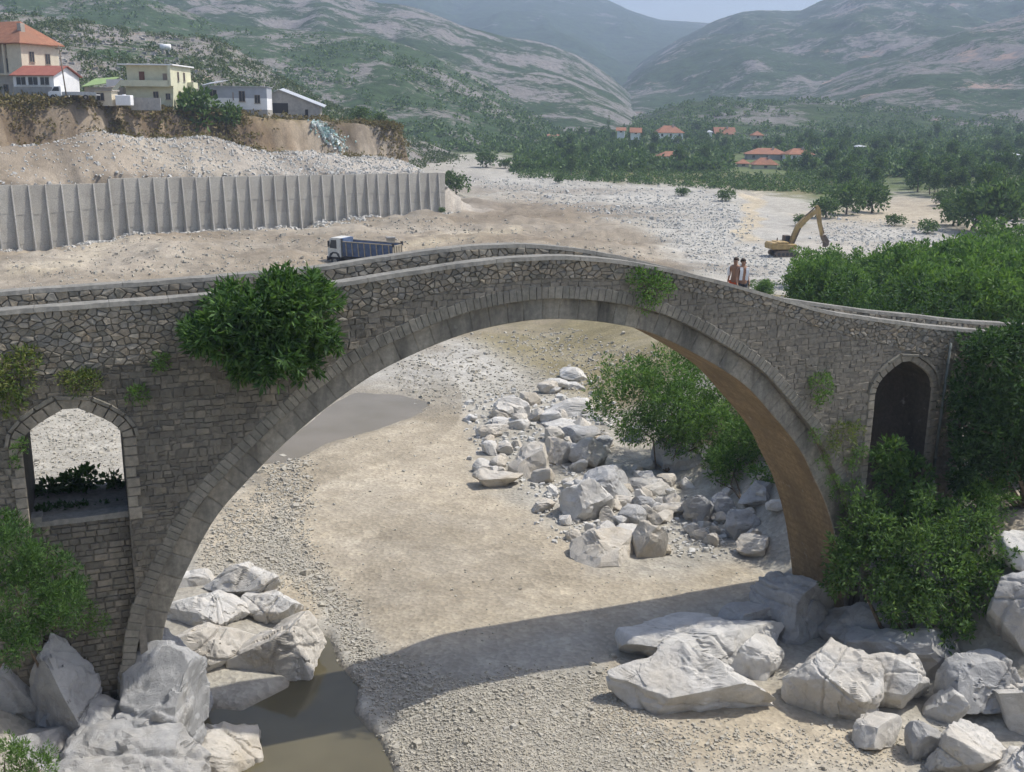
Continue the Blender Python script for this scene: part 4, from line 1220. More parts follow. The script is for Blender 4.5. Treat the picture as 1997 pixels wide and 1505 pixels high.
def build_gravel():
    scatter_stones('gravel', [[(640, 1170), (760, 1290), (900, 1330), (1230, 1300), (1260, 1400), (1350, 1460), (1300, 1520), (800, 1520), (760, 1420), (700, 1330), (660, 1240)], [(380, 1110), (440, 1010), (560, 880), (600, 900), (590, 1010), (640, 1120), (700, 1190), (650, 1200), (560, 1130)]], 20000, 3.7, M['pebble'], 5, 'pale river cobbles covering the bed around the pool and under the arch', zmin=-.84)
    scatter_stones('gravel', [[(640, 1170), (760, 1290), (900, 1330), (1230, 1300), (1260, 1400), (1350, 1460), (1300, 1520), (800, 1520), (730, 1400), (670, 1290)], [(380, 1110), (560, 880), (640, 1120), (700, 1190), (560, 1130)]], 700, 6.6, M['pebble'], 15, 'larger rounded cobbles sprinkled over the gravel by the pool', zmin=-.84)
    scatter_stones('gravel', [[(760, 715), (900, 670), (1080, 640), (1290, 690), (1150, 760), (1000, 780), (900, 800), (780, 770)], [(40, 800), (240, 800), (240, 1000), (40, 1000)]], 4500, 3.6, M['pebble'], 6, 'grey white shingle spread upstream behind the arch')
    scatter_stones('gravel', [[(900, 345), (1150, 370), (1400, 380), (1460, 430), (1440, 480), (1560, 510), (1540, 580), (1440, 560), (1350, 500), (1240, 430), (1000, 380)], [(1620, 440), (1850, 460), (1850, 490), (1600, 480)]], 6000, 2.8, M['white_pebble'], 7, 'white stones strewn over the wide river bed beyond the bridge')
    scatter_stones('gravel', [[(640, 870), (830, 790), (930, 920), (1040, 990), (1130, 1110), (1420, 1090), (1500, 1130), (1000, 1240), (780, 1280), (680, 1180), (590, 1060)]], 700, 2.4, M['pebble'], 12, 'scattered small pebbles on the sandy middle of the river bed')
    def toe(r_, n_):
        a = r_.uniform(-10, WL + 3, n_); b = -np.abs(r_.normal(0, 1.6, n_)) - .3
        return _A[None] + a[:, None] * WD - b[:, None] * WN
    scatter_stones('gravel', None, 1500, 3.6, M['white_pebble'], 13, 'pale rubble lying along the foot of the concrete retaining wall', world=toe)
    def heap(r_, n_):
        a = r_.uniform(-25, WL + 4, n_); b = r_.uniform(.6, 17, n_); k = r_.random(n_) < .25 + .75 * sstep(5, 40, a)
        return _A[None] + a[k][:, None] * WD - b[k][:, None] * WN
    scatter_stones('gravel', None, 6500, 3.0, M['white_pebble'], 8, 'pale stones littering the gravel heap above the concrete wall', zmin=4, world=heap)
    scatter_stones('gravel', [[(0, 480), (600, 420), (900, 420), (1280, 480), (1200, 600), (700, 520), (0, 560)]], 3000, 3.0, M['pebble'], 9, 'loose stones on the churned earth around the tipper truck')
    scatter_stones('gravel', [[(900, 790), (1080, 740), (1200, 800), (1130, 920), (1300, 960), (1450, 1010), (1460, 1090), (1250, 1080), (1080, 1040), (1040, 950), (930, 900)]], 1500, 7, M['white_pebble'], 10, 'broken stones between the boulders under the arch')
    scatter_stones('gravel', [[(1250, 1400), (1560, 1420), (1720, 1440), (1850, 1400), (1900, 1505), (1250, 1505)]], 1500, 4.5, M['pebble'], 11, 'small stones on the sand in front of the white boulders')

# ------------------------------------------------------------------ plants
def leaves_mesh(name, pos, dirs, length, width, mat, rs):
    n = len(pos)
    L = length * rs.uniform(.7, 1.25, n); W = width * rs.uniform(.75, 1.2, n)
    r = rs.normal(size=(n, 3)); b = np.cross(dirs, r); b /= np.linalg.norm(b, axis=1)[:, None] + 1e-9
    nn = np.cross(dirs, b)
    sag = nn * (L * rs.uniform(-.18, .18, n))[:, None]
    p0 = pos; p2 = pos + dirs * L[:, None]; mid = pos + dirs * (L * .48)[:, None] + sag
    v = np.stack([p0, mid + b * W[:, None] * .5, p2, mid - b * W[:, None] * .5], 1).reshape(-1, 3)
    f = np.arange(n * 4).reshape(-1, 4)
    return mesh_np(name, v, f, mat, False)

def crown(blobs, n, leaf, asp, rs, clump=.22, rosette=6, fill=.25, up=.25, droop=0.0):
    """blobs (m,4) centre+radius; returns positions, directions"""
    bl_ = np.array(blobs, float)
    if len(bl_) > 2 and n > 1500:
        sub = [bl_ * np.array([1, 1, 1, .84])]
        for _ in range(8):
            dd_ = rs.normal(size=(len(bl_), 3)); dd_[:, 2] += .2; dd_ /= np.linalg.norm(dd_, axis=1)[:, None]
            q = bl_.copy(); q[:, :3] += dd_ * (bl_[:, 3] * rs.uniform(.62, .95, len(bl_)))[:, None]; q[:, 3] *= rs.uniform(.3, .48, len(bl_)); sub.append(q)
        bl_ = np.vstack(sub)
    w_ = bl_[:, 3] ** 2; w_ = w_ / w_.sum()
    nc = max(1, n // rosette)
    bi = rs.choice(len(bl_), nc, p=w_)
    d = rs.normal(size=(nc, 3)); d[:, 2] += .25; d /= np.linalg.norm(d, axis=1)[:, None]
    lump = 1 + .22 * vnoise(d[:, 0] * 3 + bi * 3.1, d[:, 1] * 3, d[:, 2] * 3, seed=5)
    rad = np.where(rs.random(nc) < fill, rs.uniform(.25, .8, nc), rs.uniform(.82, 1.06, nc)) * lump
    c = bl_[bi, :3] + d * (bl_[bi, 3] * rad)[:, None]
    pos = np.repeat(c, rosette, 0); dd = np.repeat(d, rosette, 0)
    q = rs.normal(size=pos.shape); q /= np.linalg.norm(q, axis=1)[:, None]
    dirs = dd * .55 + q * .85; dirs[:, 2] += up - droop; dirs /= np.linalg.norm(dirs, axis=1)[:, None]
    pos = pos + q * (np.repeat(bl_[bi, 3], rosette) * clump * rs.random(len(pos)) ** .6)[:, None] * .6
    return pos, dirs

def px_blobs(lst, rng_, dz=0.0):
    out = []
    for q in lst:
        px, py, r = q[:3]; y = q[3] if len(q) > 3 else rng_
        P = at_range(px, py, y); dep = (P - [0, 0, CAMZ]) @ _fw
        out.append((P[0], P[1], P[2], r * dep / F_PX))
    return out

def seated(lst):
    return [(a, b, r, min(y, float(ground_hit(a, b + .75 * r)[1]) + .3)) for a, b, r, y in lst]

def bush(name, blobs, base, n, leaf, asp, mat, label, group=None, seed=1, stems=5, stem_r=.05, rosette=6, clump=.3, fill=.25, cat='bush', up=.25, droop=0.0, leafname='crown', bark='bark'):
    rs = np.random.default_rng(seed)
    base = np.array(base, float)
    e = empty(name, base, 0, label, cat, group)
    pos, dirs = crown(blobs, n, leaf, asp, rs, clump, rosette, fill, up, droop)
    obj(leafname, leaves_mesh(leafname, pos - base, dirs, leaf, leaf * asp, M[mat], rs), e)
    if stems:
        b = np.array(blobs)[:, :3] - base
        order = rs.permutation(len(b))[:max(1, min(stems, len(b)))]
        for k in order:
            mb = MB(); tip = b[k]; q = [np.array([0, 0, 0.]), tip * .35 + rs.normal(0, .06, 3) * np.linalg.norm(tip), tip * .7 + rs.normal(0, .06, 3) * np.linalg.norm(tip), tip]
            mb.tube(q, [stem_r, stem_r * .8, stem_r * .55, stem_r * .25], 7); mb.build('stem' if cat != 'tree' else 'trunk', M[bark], e, True)
    return e

def plant_mats():
    M['fig'] = foliage('fig_leaves', (0.033, 0.075, 0.027), (0.068, 0.143, 0.045), (0.128, 0.225, 0.068))
    M['tree'] = foliage('tree_leaves', (0.049, 0.101, 0.036), (0.098, 0.183, 0.058), (0.176, 0.275, 0.090))
    M['bushg'] = foliage('bush_leaves', (0.055, 0.113, 0.032), (0.108, 0.211, 0.054), (0.186, 0.301, 0.090))
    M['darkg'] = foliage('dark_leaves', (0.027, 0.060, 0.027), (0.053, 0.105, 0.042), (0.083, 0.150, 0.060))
    M['weed'] = foliage('weed_leaves', (0.07, 0.12, 0.035), (0.13, 0.18, 0.055), (0.22, 0.23, 0.085))
    M['forest'] = foliage('forest_leaves', (0.043, 0.088, 0.032), (0.088, 0.156, 0.050), (0.146, 0.229, 0.072), .25)
    M['scrub'] = foliage('scrub_leaves', (0.053, 0.090, 0.038), (0.090, 0.135, 0.053), (0.150, 0.180, 0.075), .2)
    M['drygrass'] = foliage('dry_grass', (0.12, 0.10, 0.045), (0.22, 0.17, 0.08), (0.16, 0.16, 0.06), .2)
    M['bark'] = surface('bark', (0.10, 0.075, 0.05), (0.19, 0.15, 0.11), 8, .95, 20, .5, .03)

def face_pt(px, py, v): s, z = on_face(px, py, v); return svz(s, v, z)
def face_blobs(lst, v):
    out = []
    for q in lst:
        vv = v + (q[3] if len(q) > 3 else 0)
        P = face_pt(q[0], q[1], vv); dep = (P - [0, 0, CAMZ]) @ _fw
        out.append((P[0], P[1], P[2], q[2] * dep / F_PX))
    return out

def build_near_plants():
    bush('fig_tree', face_blobs([(530, 592, 62), (465, 640, 72), (585, 620, 72), (415, 660, 52, .3), (540, 680, 66, -.3), (622, 670, 38, .3), (478, 712, 36, .2), (610, 585, 45, .2), (385, 650, 28, .6), (560, 560, 32, .3), (600, 720, 28, .3)], D0 - 1.0), face_pt(500, 735, D0 + .02), 15000, .31, .25, 'fig', 'large dark green leafy tree growing out of the bridge wall left of the arch', None, 3, 6, .07, 7, .28, .3, 'tree', .05, .1)
    bush('leafy_tree', px_blobs([(1705, 1035, 68, 38), (1800, 1025, 74, 38), (1880, 1050, 74, 37.5), (1700, 1100, 84, 37), (1800, 1110, 86, 36.5), (1885, 1150, 62, 36.5), (1640, 1085, 42, 37.5), (1770, 1180, 58, 36), (1858, 1225, 44, 35.5), (1945, 1085, 36, 37), (1765, 975, 26, 38.5), (1640, 1140, 30, 37.5)], 37), ground_hit(1770, 1260), 17000, .23, .36, 'tree', 'big leafy green tree below the dark pointed arch on the right bank', None, 4, 6, .10, 7, .3, .3, 'tree', .05, .08)
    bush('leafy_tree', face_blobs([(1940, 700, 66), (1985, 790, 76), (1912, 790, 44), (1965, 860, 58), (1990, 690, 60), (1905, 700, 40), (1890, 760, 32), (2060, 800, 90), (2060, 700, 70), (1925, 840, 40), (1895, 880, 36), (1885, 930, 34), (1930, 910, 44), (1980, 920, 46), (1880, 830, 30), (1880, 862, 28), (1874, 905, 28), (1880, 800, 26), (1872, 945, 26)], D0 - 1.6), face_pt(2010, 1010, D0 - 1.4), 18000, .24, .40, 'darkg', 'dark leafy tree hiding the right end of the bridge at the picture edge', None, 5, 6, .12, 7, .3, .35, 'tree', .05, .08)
    bush('wild_bush', px_blobs(seated([(1225, 785, 66, 60), (1300, 765, 80, 61), (1385, 750, 72, 62), (1290, 825, 54, 59.5), (1195, 745, 40, 61), (1320, 870, 26, 58.5), (1410, 790, 44, 61), (1270, 720, 34, 62), (1172, 790, 28, 60), (1340, 715, 40, 63), (1245, 835, 40, 59), (1340, 835, 50, 58.5), (1405, 835, 46, 58.5), (1310, 800, 50, 58)]), 60), ground_hit(1300, 920), 19000, .27, .30, 'bushg', 'big light green bush among boulders seen through the arch', None, 6, 7, .06, 6, .34, .3)
    bush('wild_bush', px_blobs(seated([(1440, 860, 46, 58), (1430, 905, 40, 57), (1470, 810, 40, 60), (1480, 870, 40, 58), (1400, 905, 30, 57), (1490, 930, 30, 57)]), 57), ground_hit(1445, 975), 6000, .28, .30, 'bushg', 'second lower green bush behind the arch leg beside the shaded boulders', None, 7, 4, .05, 6, .34, .3)
    bush('feathery_bush', px_blobs([(25, 1080, 64, 26), (92, 1110, 52, 26.5), (40, 1180, 74, 25.5), (110, 1185, 54, 26), (25, 1255, 46, 25), (142, 1150, 32, 27), (20, 1030, 36, 27)], 26), at_z(40, 1300, 3.2), 12000, .16, .20, 'fig', 'feathery green bush at the left picture edge in front of the bridge pier', None, 8, 5, .05, 8, .3, .3, up=.4)
    bush('small_shrub', px_blobs([(40, 1485, 44, 23), (80, 1500, 30, 23), (10, 1470, 36, 23)], 23), at_z(40, 1560, 3.5), 2600, .12, .22, 'bushg', 'small blurred green shrub in the bottom left corner on grey rock', None, 9, 3, .03, 8, .3, .3, up=.4)
    wp = [([(22, 735, 42), (50, 700, 26), (15, 780, 30)], 'weed', 'yellow green weeds hanging on the bridge wall at the left edge', 1500, .15),
          ([(150, 745, 26), (175, 742, 20), (130, 742, 18)], 'weed', 'yellowish tuft growing right above the small left arch', 700, .12),
          ([(270, 772, 20)], 'bushg', 'small green tuft at the right shoulder of the small left arch', 350, .11),
          ([(312, 706, 17)], 'bushg', 'tiny green tuft on the wall between left arch and fig tree', 300, .11),
          ([(1265, 556, 34), (1240, 545, 22), (1292, 560, 24), (1260, 590, 22)], 'bushg', 'green weeds sprouting on the parapet just right of the crown', 1500, .13),
          ([(1600, 750, 24), (1602, 778, 18)], 'bushg', 'round green tuft on the spandrel wall left of the dark arch', 800, .12),
          ([(1640, 850, 28), (1620, 868, 20), (1665, 840, 20)], 'weed', 'straggly plant on the wall beside the arch ring, lower right', 900, .13),
          ([(1660, 905, 16), (1665, 950, 18), (1660, 1000, 22), (1640, 960, 18), (1675, 880, 14)], 'bushg', 'creeper climbing the pier edge below the dark arch', 1300, .12),
          ([(1590, 850, 14), (1605, 900, 14), (1625, 940, 14)], 'bushg', 'thin creeper along the arch ring near the right springing', 600, .10),
          ([(40, 870, 14), (30, 900, 12)], 'bushg', 'small tuft on the left jamb of the small left arch', 260, .10),
          ([(190, 1215, 24), (170, 1190, 20), (150, 1220, 20)], 'bushg', 'low weeds at the foot of the left pier beside the grey rock', 700, .11),
          ([(1850, 790, 22), (1862, 740, 16), (1850, 840, 16)], 'darkg', 'dark ivy tuft on the pier right of the pipe', 700, .12)]
    for i, (b, mt, lb, n, lf) in enumerate(wp):
        B_ = face_blobs(b, D0 - .18)
        bush('wall_plant', B_, np.array(face_pt(b[0][0], b[0][1] + b[0][2] * .5, D0)), n, lf, .34, mt, lb, 'plants growing on the bridge wall', 20 + i, 2, .012, 5, .3, .3, 'plant', .15)
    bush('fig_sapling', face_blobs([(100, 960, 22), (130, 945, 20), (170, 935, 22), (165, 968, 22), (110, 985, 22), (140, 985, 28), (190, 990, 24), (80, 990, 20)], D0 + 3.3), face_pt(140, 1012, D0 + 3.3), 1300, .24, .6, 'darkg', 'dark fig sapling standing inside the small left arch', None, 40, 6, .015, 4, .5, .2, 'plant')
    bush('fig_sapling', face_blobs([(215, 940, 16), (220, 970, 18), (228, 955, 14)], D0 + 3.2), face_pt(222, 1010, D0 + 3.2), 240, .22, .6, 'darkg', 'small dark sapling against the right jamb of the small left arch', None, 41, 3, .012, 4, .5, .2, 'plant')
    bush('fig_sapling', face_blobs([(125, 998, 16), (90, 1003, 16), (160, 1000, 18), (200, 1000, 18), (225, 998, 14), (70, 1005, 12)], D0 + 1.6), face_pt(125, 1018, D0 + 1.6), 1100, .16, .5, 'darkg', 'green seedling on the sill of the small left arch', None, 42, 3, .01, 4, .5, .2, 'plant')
    bush('fig_sapling', face_blobs([(1740, 880, 26), (1715, 895, 16), (1772, 900, 20), (1740, 915, 26), (1780, 935, 34), (1740, 950, 28)], D0 - .3), face_pt(1755, 975, D0 - .2), 1500, .24, .55, 'tree', 'young fig with big leaves at the base of the dark pointed arch', None, 43, 5, .02, 5, .4, .25, 'plant')
    bush('wild_bush', px_blobs([(1895, 985, 40, 39), (1930, 950, 34, 40), (1880, 945, 30, 40), (1950, 985, 28, 39)], 39), ground_hit(1900, 1040), 4500, .18, .25, 'bushg', 'feathery bush beside the sandy patch right of the leafy tree', None, 44, 4, .04, 7, .32, .3)
    # dense thicket in shade behind the right arches
    th = [(33.8, 37.6, 2.3), (35.8, 38.6, 2.6), (33.6, 40.8, 3.0), (36.5, 43.5, 4.0), (40, 44, 4.2)]
    for i, (s, v, r) in enumerate(th):
        P = svz(s, v, 0); z = float(height(P[0], P[1])); P = np.array([P[0], P[1], z])
        B_ = [(P[0] + a * r * .5, P[1] + b * r * .5, z + r * (.55 + c * .45), r * .62) for a, b, c in ((-.8, 0, 0), (.8, 0, 0), (0, .6, 0.2), (0, -.5, .1), (-.4, .2, 1), (.5, 0, 1.1), (0, 0, 1.7))]
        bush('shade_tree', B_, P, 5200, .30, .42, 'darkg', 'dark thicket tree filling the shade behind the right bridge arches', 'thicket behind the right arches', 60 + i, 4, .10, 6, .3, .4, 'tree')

# prototypes shared by many copies ------------------------------------------------
PROTO = {}
def proto(key, n, leaf, asp, mat, seed, shape, rosette=5, stem=True):
    rs = np.random.default_rng(seed)
    B_ = []
    if shape == 'bush':
        for k in range(9): a = rs.uniform(0, 2 * pi); q = rs.uniform(.15, .62); B_.append((q * cos(a), q * sin(a), rs.uniform(.3, .95), rs.uniform(.28, .5)))
    elif shape == 'tree':
        for k in range(9): a = rs.uniform(0, 2 * pi); q = rs.uniform(.05, .5); h = rs.uniform(.75, 1.75); B_.append((q * cos(a), q * sin(a), h, rs.uniform(.3, .5) * (1.15 - .25 * h)+.08))
    else:
        for k in range(10): h = .3 + k * .42; B_.append((rs.normal(0, .05), rs.normal(0, .05), h, .34 * (1 - (k / 10) ** 2 * .75)))
    pos, dirs = crown(B_, n, leaf, asp, rs, .35, rosette, .3, .2)
    me = leaves_mesh('crown', pos, dirs, leaf, leaf * asp, M[mat], rs)
    mb = MB(); hh = .9 if shape != 'bush' else .5
    mb.tube([(0, 0, -.25), (rs.normal(0, .05), rs.normal(0, .05), hh * .5), (rs.normal(0, .08), rs.normal(0, .08), hh)], [.06, .045, .02], 6)
    PROTO[key] = (me, mesh_py('trunk', mb.v, mb.f, M['bark'], True))

def put(key, name, P, sc_, label, cat, group, rs, trunk=True, zs=1.0):
    e = empty(name, P, rs.uniform(0, 2 * pi), label, cat, group)
    e.scale = (sc_, sc_, sc_ * zs)
    obj('crown', PROTO[key][0], e)
    if trunk: obj('trunk', PROTO[key][1], e)
    return e

def build_far_plants():
    rs = np.random.default_rng(99)
    for k in range(4): proto('b%d' % k, 5200, .095, .42, 'bushg', 300 + k, 'bush')
    for k in range(3): proto('f%d' % k, 900, .20, .5, 'forest', 310 + k, 'tree')
    for k in range(3): proto('g%d' % k, 800, .21, .5, 'forest', 320 + k, 'bush')
    for k in range(2): proto('s%d' % k, 420, .26, .5, 'scrub', 330 + k, 'bush')
    proto('c0', 700, .24, .4, 'forest', 340, 'cypress')
    # thicket on the right bank behind the bridge: rows of bushes
    th = []
    for (px, py, sz) in [(1580, 560, 3.6), (1640, 575, 3.8), (1710, 590, 4.0), (1790, 600, 4.2), (1870, 612, 4.2), (1960, 620, 4.4), (1600, 530, 4.0), (1680, 545, 4.2), (1760, 560, 4.4), (1850, 575, 4.6), (1940, 585, 4.6), (2030, 600, 4.6),
                         (1590, 505, 3.4), (1640, 510, 3.6), (1700, 515, 4.4), (1780, 530, 4.6), (1870, 545, 5.0), (1960, 550, 5.0), (1830, 510, 4.4), (1930, 515, 5.0), (2020, 520, 5.2), (1560, 545, 2.6), (1960, 490, 5.4), (2010, 560, 5)]:
        P = ground_hit(px + rs.normal(0, 6), py + 55); th.append(P)
        put('b%d' % rs.integers(4), 'thicket_bush', P, sz * rs.uniform(.85, 1.15), 'bright green bush in the dense thicket right behind the bridge', 'bush', 'thicket behind the bridge on the right', rs, zs=rs.uniform(.85, 1.2))
    singles = [(890, 378, 3.6, 'round green bush at the end of the concrete retaining wall', 1.1), (865, 372, 2.4, 'smaller bush tucked behind the end of the retaining wall', 1), (1650, 418, 4.6, 'dark clump of bushes beyond the excavator arm', 1.1), (1700, 414, 4.4, 'right clump of the bushes beyond the excavator', 1), (1610, 425, 3.4, 'low bush just right of the excavator boom', .9), (1560, 440, 1.6, 'small bush left of the excavator boom tip', 1),
               (950, 326, 5, 'green bush on the white gravel far upstream', .8), (985, 328, 3, 'tiny bush right of the far gravel bush', .8), (1090, 358, 2, 'lone small shrub on the river gravel', 1), (1415, 392, 2.6, 'brown grey shrub on the mound left of the dirt track', .8),
               (1490, 575, 2.0, 'low green shrub behind the parapet right of the two people', .7), (862, 415, 1.0, 'little weed clump at the foot of the retaining wall end', .8), (1745, 440, 2, 'small bush on the sand right of the bush clump', .8), (1810, 455, 2.2, 'shrub on the gravel edge near the thicket', .8), (1860, 440, 4, 'bush at the corner where sand meets the right woods', .9),
               (1900, 450, 6, 'tall bush of the right woods nearest the sand', 1), (1960, 455, 7, 'large bush at the right edge above the thicket', 1), (1330, 382, 2.2, 'shrub at the top of the gravel bank', .7)]
    for px, py, sz, lb, zs in singles:
        P = ground_hit(px, py); put('g%d' % rs.integers(3) if py < 470 else 'b1', 'shrub', P, sz, lb, 'shrub', None, rs, zs=zs)
    # terrace shrubs
    for px, py, y, sz, lb, zs in [(395, 262, 203, 6.2, 'big dense green bush below the white house on the cliff edge', 1.0), (350, 262, 202, 4.0, 'green bush left of the big bush on the cliff edge', 1.0), (606, 232, 240, 2.6, 'green bush at the right corner of the grey barn', 1.3), (320, 268, 200, 2.2, 'narrow bush growing on the cliff face left of the big bush', 1.2), (440, 250, 205, 3.4, 'right shoulder bush beside the big cliff edge bush', 1.0),
                              (15, 200, 196, 3.0, 'dark bush at the left edge in front of the tiled house', 1.0), (95, 215, 194, 2.6, 'bush on the cliff edge below the white flatbed', .7), (560, 232, 236, 2.0, 'bush in front of the grey barn wall', .8), (700, 236, 262, 3.2, 'bush on the terrace right of the barn', .8), (745, 240, 268, 2.4, 'last bush on the terrace near the cliff end', .8)]:
        P = at_range(px, py, y); put('s%d' % rs.integers(2) if px < 330 else 'g%d' % rs.integers(3), 'shrub', P, sz, lb, 'shrub', None, rs, zs=zs)
    for px, py, y, sz, lb in [(1580, 283, 430, 2.3, 'tall slim cypress right of the tiled village houses'), (1186, 262, 640, 2.8, 'tall slim cypress far off left of the village'), (1040, 300, 520, 3.2, 'tall poplar rising from the woods by the gravel')]:
        put('c0', 'cypress_tree', at_range(px, py + 4, y), sz, lb, 'tree', None, rs)
    # woods across the valley: single trees in front, mass behind
    wood = [(1010, 325), (1060, 268), (1150, 262), (1240, 262), (1400, 255), (1600, 235), (2080, 225), (2080, 440), (1920, 425), (1800, 395), (1740, 372), (1640, 368), (1560, 350), (1420, 338), (1250, 345), (1120, 352), (1060, 335)]
    def cand(n_, x0, x1, y0, y1, keep):
        px = rs.uniform(x0, x1, n_); py = rs.uniform(y0, y1, n_); k = keep(px, py)
        for hx, hy, hw in HOUSE_CLEAR: k &= ~((np.abs(px - hx) < hw) & (py > hy - 8) & (py < hy + 13))
        px, py = px[k], py[k]; return px, py, ground_hits(px, py, 4.0)
    px_, py_, Q = cand(900, 1010, 2080, 262, 440, lambda a, b: in_poly(a, b, wood) & ~((a > 1180) & (a < 1610) & (b > 336) & (b < 372) & (rs.random(len(a)) < .8)) & ~((a > 1760) & (a < 1850) & (b > 285) & (b < 312)))
    for px, py, P in list(zip(px_, py_, Q))[:265]:
        put(('f%d' if rs.random() < .5 else 'g%d') % rs.integers(3), 'woodland_tree', P, rs.uniform(2.0, 3.8), 'dark green tree in the woods of the valley beyond the river', 'tree', 'woods across the valley', rs, zs=rs.uniform(.9, 1.25))
    # mass of far wood and scrub, too many to count
    def mass(name, pts, size, per, leaf, mat, label, seed):
        r2 = np.random.default_rng(seed)
        pts = np.array(pts); k = len(pts); size = np.asarray(size)
        d = r2.normal(size=(k, per, 3)); d[:, :, 2] = np.abs(d[:, :, 2]) * 1.0; d /= np.linalg.norm(d, axis=2)[:, :, None]
        pos = pts[:, None] + d * size[:, None, None] * r2.uniform(.6, 1.0, (k, per, 1)) * np.array([1, 1, 1.15])
        dirs = d * .5 + r2.normal(size=d.shape) * .6; dirs /= np.linalg.norm(dirs, axis=2)[:, :, None]
        L = np.repeat(size, per) * leaf
        o = obj(name, leaves_mesh(name, pos.reshape(-1, 3), dirs.reshape(-1, 3), L, L * .6, M[mat], r2)); tag(o, label, None, None, 'stuff')
    px_, py_, Q = cand(9000, 760, 2300, 250, 345, lambda a, b: ~((a < 1010) & ((b > 297) | (b < 255))) & ~((a > 1010) & (a < 1640) & (b > 336)))
    Q = Q[(Q[:, 1] > 270) & (Q[:, 1] < 1250)]
    pts = Q[:2600]
    mass('woodland', pts, rs.uniform(1.6, 3.6, len(pts)), 46, .55, 'forest', 'far green woods filling the valley floor up to the hills', 5)
    px_, py_, Q = cand(2600, 1000, 1720, 322, 386, lambda a, b: (b < 346 + (a - 1000) * .055) & (b > 318))
    mass('scrub', Q, rs.uniform(.5, 1.5, len(Q)), 24, .6, 'forest', 'low mixed green scrub covering the field edge before the village', 15)
    # scrub on hills
    def on_hill(nm, n_, kmin, kmax, clus, thr, pxlo=None):
        X, Y, Z = HILLS[nm]; r_, c_ = X.shape; m_ = n_ * 8
        a, b = rs.uniform(kmin, kmax, m_) * (r_ - 5), rs.uniform(0, c_ - 2, m_); i, j = a.astype(int), b.astype(int); fa, fb = a - i, b - j
        P = np.stack([(q[i, j] * (1-fa) * (1-fb) + q[i+1, j] * fa * (1-fb) + q[i, j+1] * (1-fa) * fb + q[i+1, j+1] * fa * fb) for q in (X, Y, Z)], 1)
        k = vnoise(P[:, 0] * clus, P[:, 1] * clus, seed=4) + .5 * vnoise(P[:, 0] * clus * 3, P[:, 1] * clus * 3, seed=8) > thr + rs.normal(0, .25, m_)
        return P[k][:n_]
    p1 = on_hill('near_hillside', 3400, .0, 1, .03, .0)
    mass('scrub', p1, rs.uniform(.5, 1.7, len(p1)), 26, .62, 'scrub', 'grey green shrubs dotted over the rocky slope above the houses', 6)
    p2 = on_hill('wooded_knoll', 2200, 0, 1, .02, -.45)
    mass('woodland', p2, rs.uniform(1.6, 3.4, len(p2)), 26, .62, 'forest', 'scrubby woods covering the low knoll behind the village', 7)
    p3 = on_hill('green_hillside', 2600, 0, .97, .012, .15)
    mass('scrub', p3, rs.uniform(1.2, 3.0, len(p3)), 16, .75, 'forest', 'green thickets on the hillside beyond the near slope', 8)
    # rocks on the near slope
    p4 = np.array(on_hill('near_hillside', 3000, .0, 1, .05, -.2)); p4 = p4[p4[:, 0] / p4[:, 1] < -.17]
    r2 = np.random.default_rng(77); k = len(p4)
    c = np.array([(a, b, e) for a in (-1, 1) for b in (-1, 1) for e in (-1, 1)], float)
    f0 = np.array([(0,1,3,2),(4,6,7,5),(0,4,5,1),(2,3,7,6),(0,2,6,4),(1,5,7,3)])
    v = c[None] * (1 + r2.normal(0, .3, (k, 8, 3))) * np.array([1, .8, .6]) * r2.uniform(.2, .8, (k, 1, 1)) + p4[:, None]
    o = obj('scree', mesh_np('scree', v.reshape(-1, 3), (f0[None] + (np.arange(k) * 8)[:, None, None]).reshape(-1, 4), M['scree'], False)); tag(o, 'pale limestone blocks scattered over the rocky slope above the houses', None, None, 'stuff')
    # dry grass on the cliff and terrace edge
    aw = rs.uniform(-30, T_END - 1, 5200); dw = rs.normal(21, 3.0, 5200)
    q = _A[None] + aw[:, None] * WD - dw[:, None] * WN
    q = q[vnoise(q[:, 0] * .12, q[:, 1] * .12, seed=14) > rs.uniform(-.6, .5, len(q))]
    pts = np.stack([q[:, 0], q[:, 1], height(q[:, 0], q[:, 1]) - .1], 1)
    mass('dry_grass', pts, rs.uniform(.4, 1.2, len(pts)), 22, .6, 'drygrass', 'dry grass and brown scrub hanging over the earth cliff', 9)
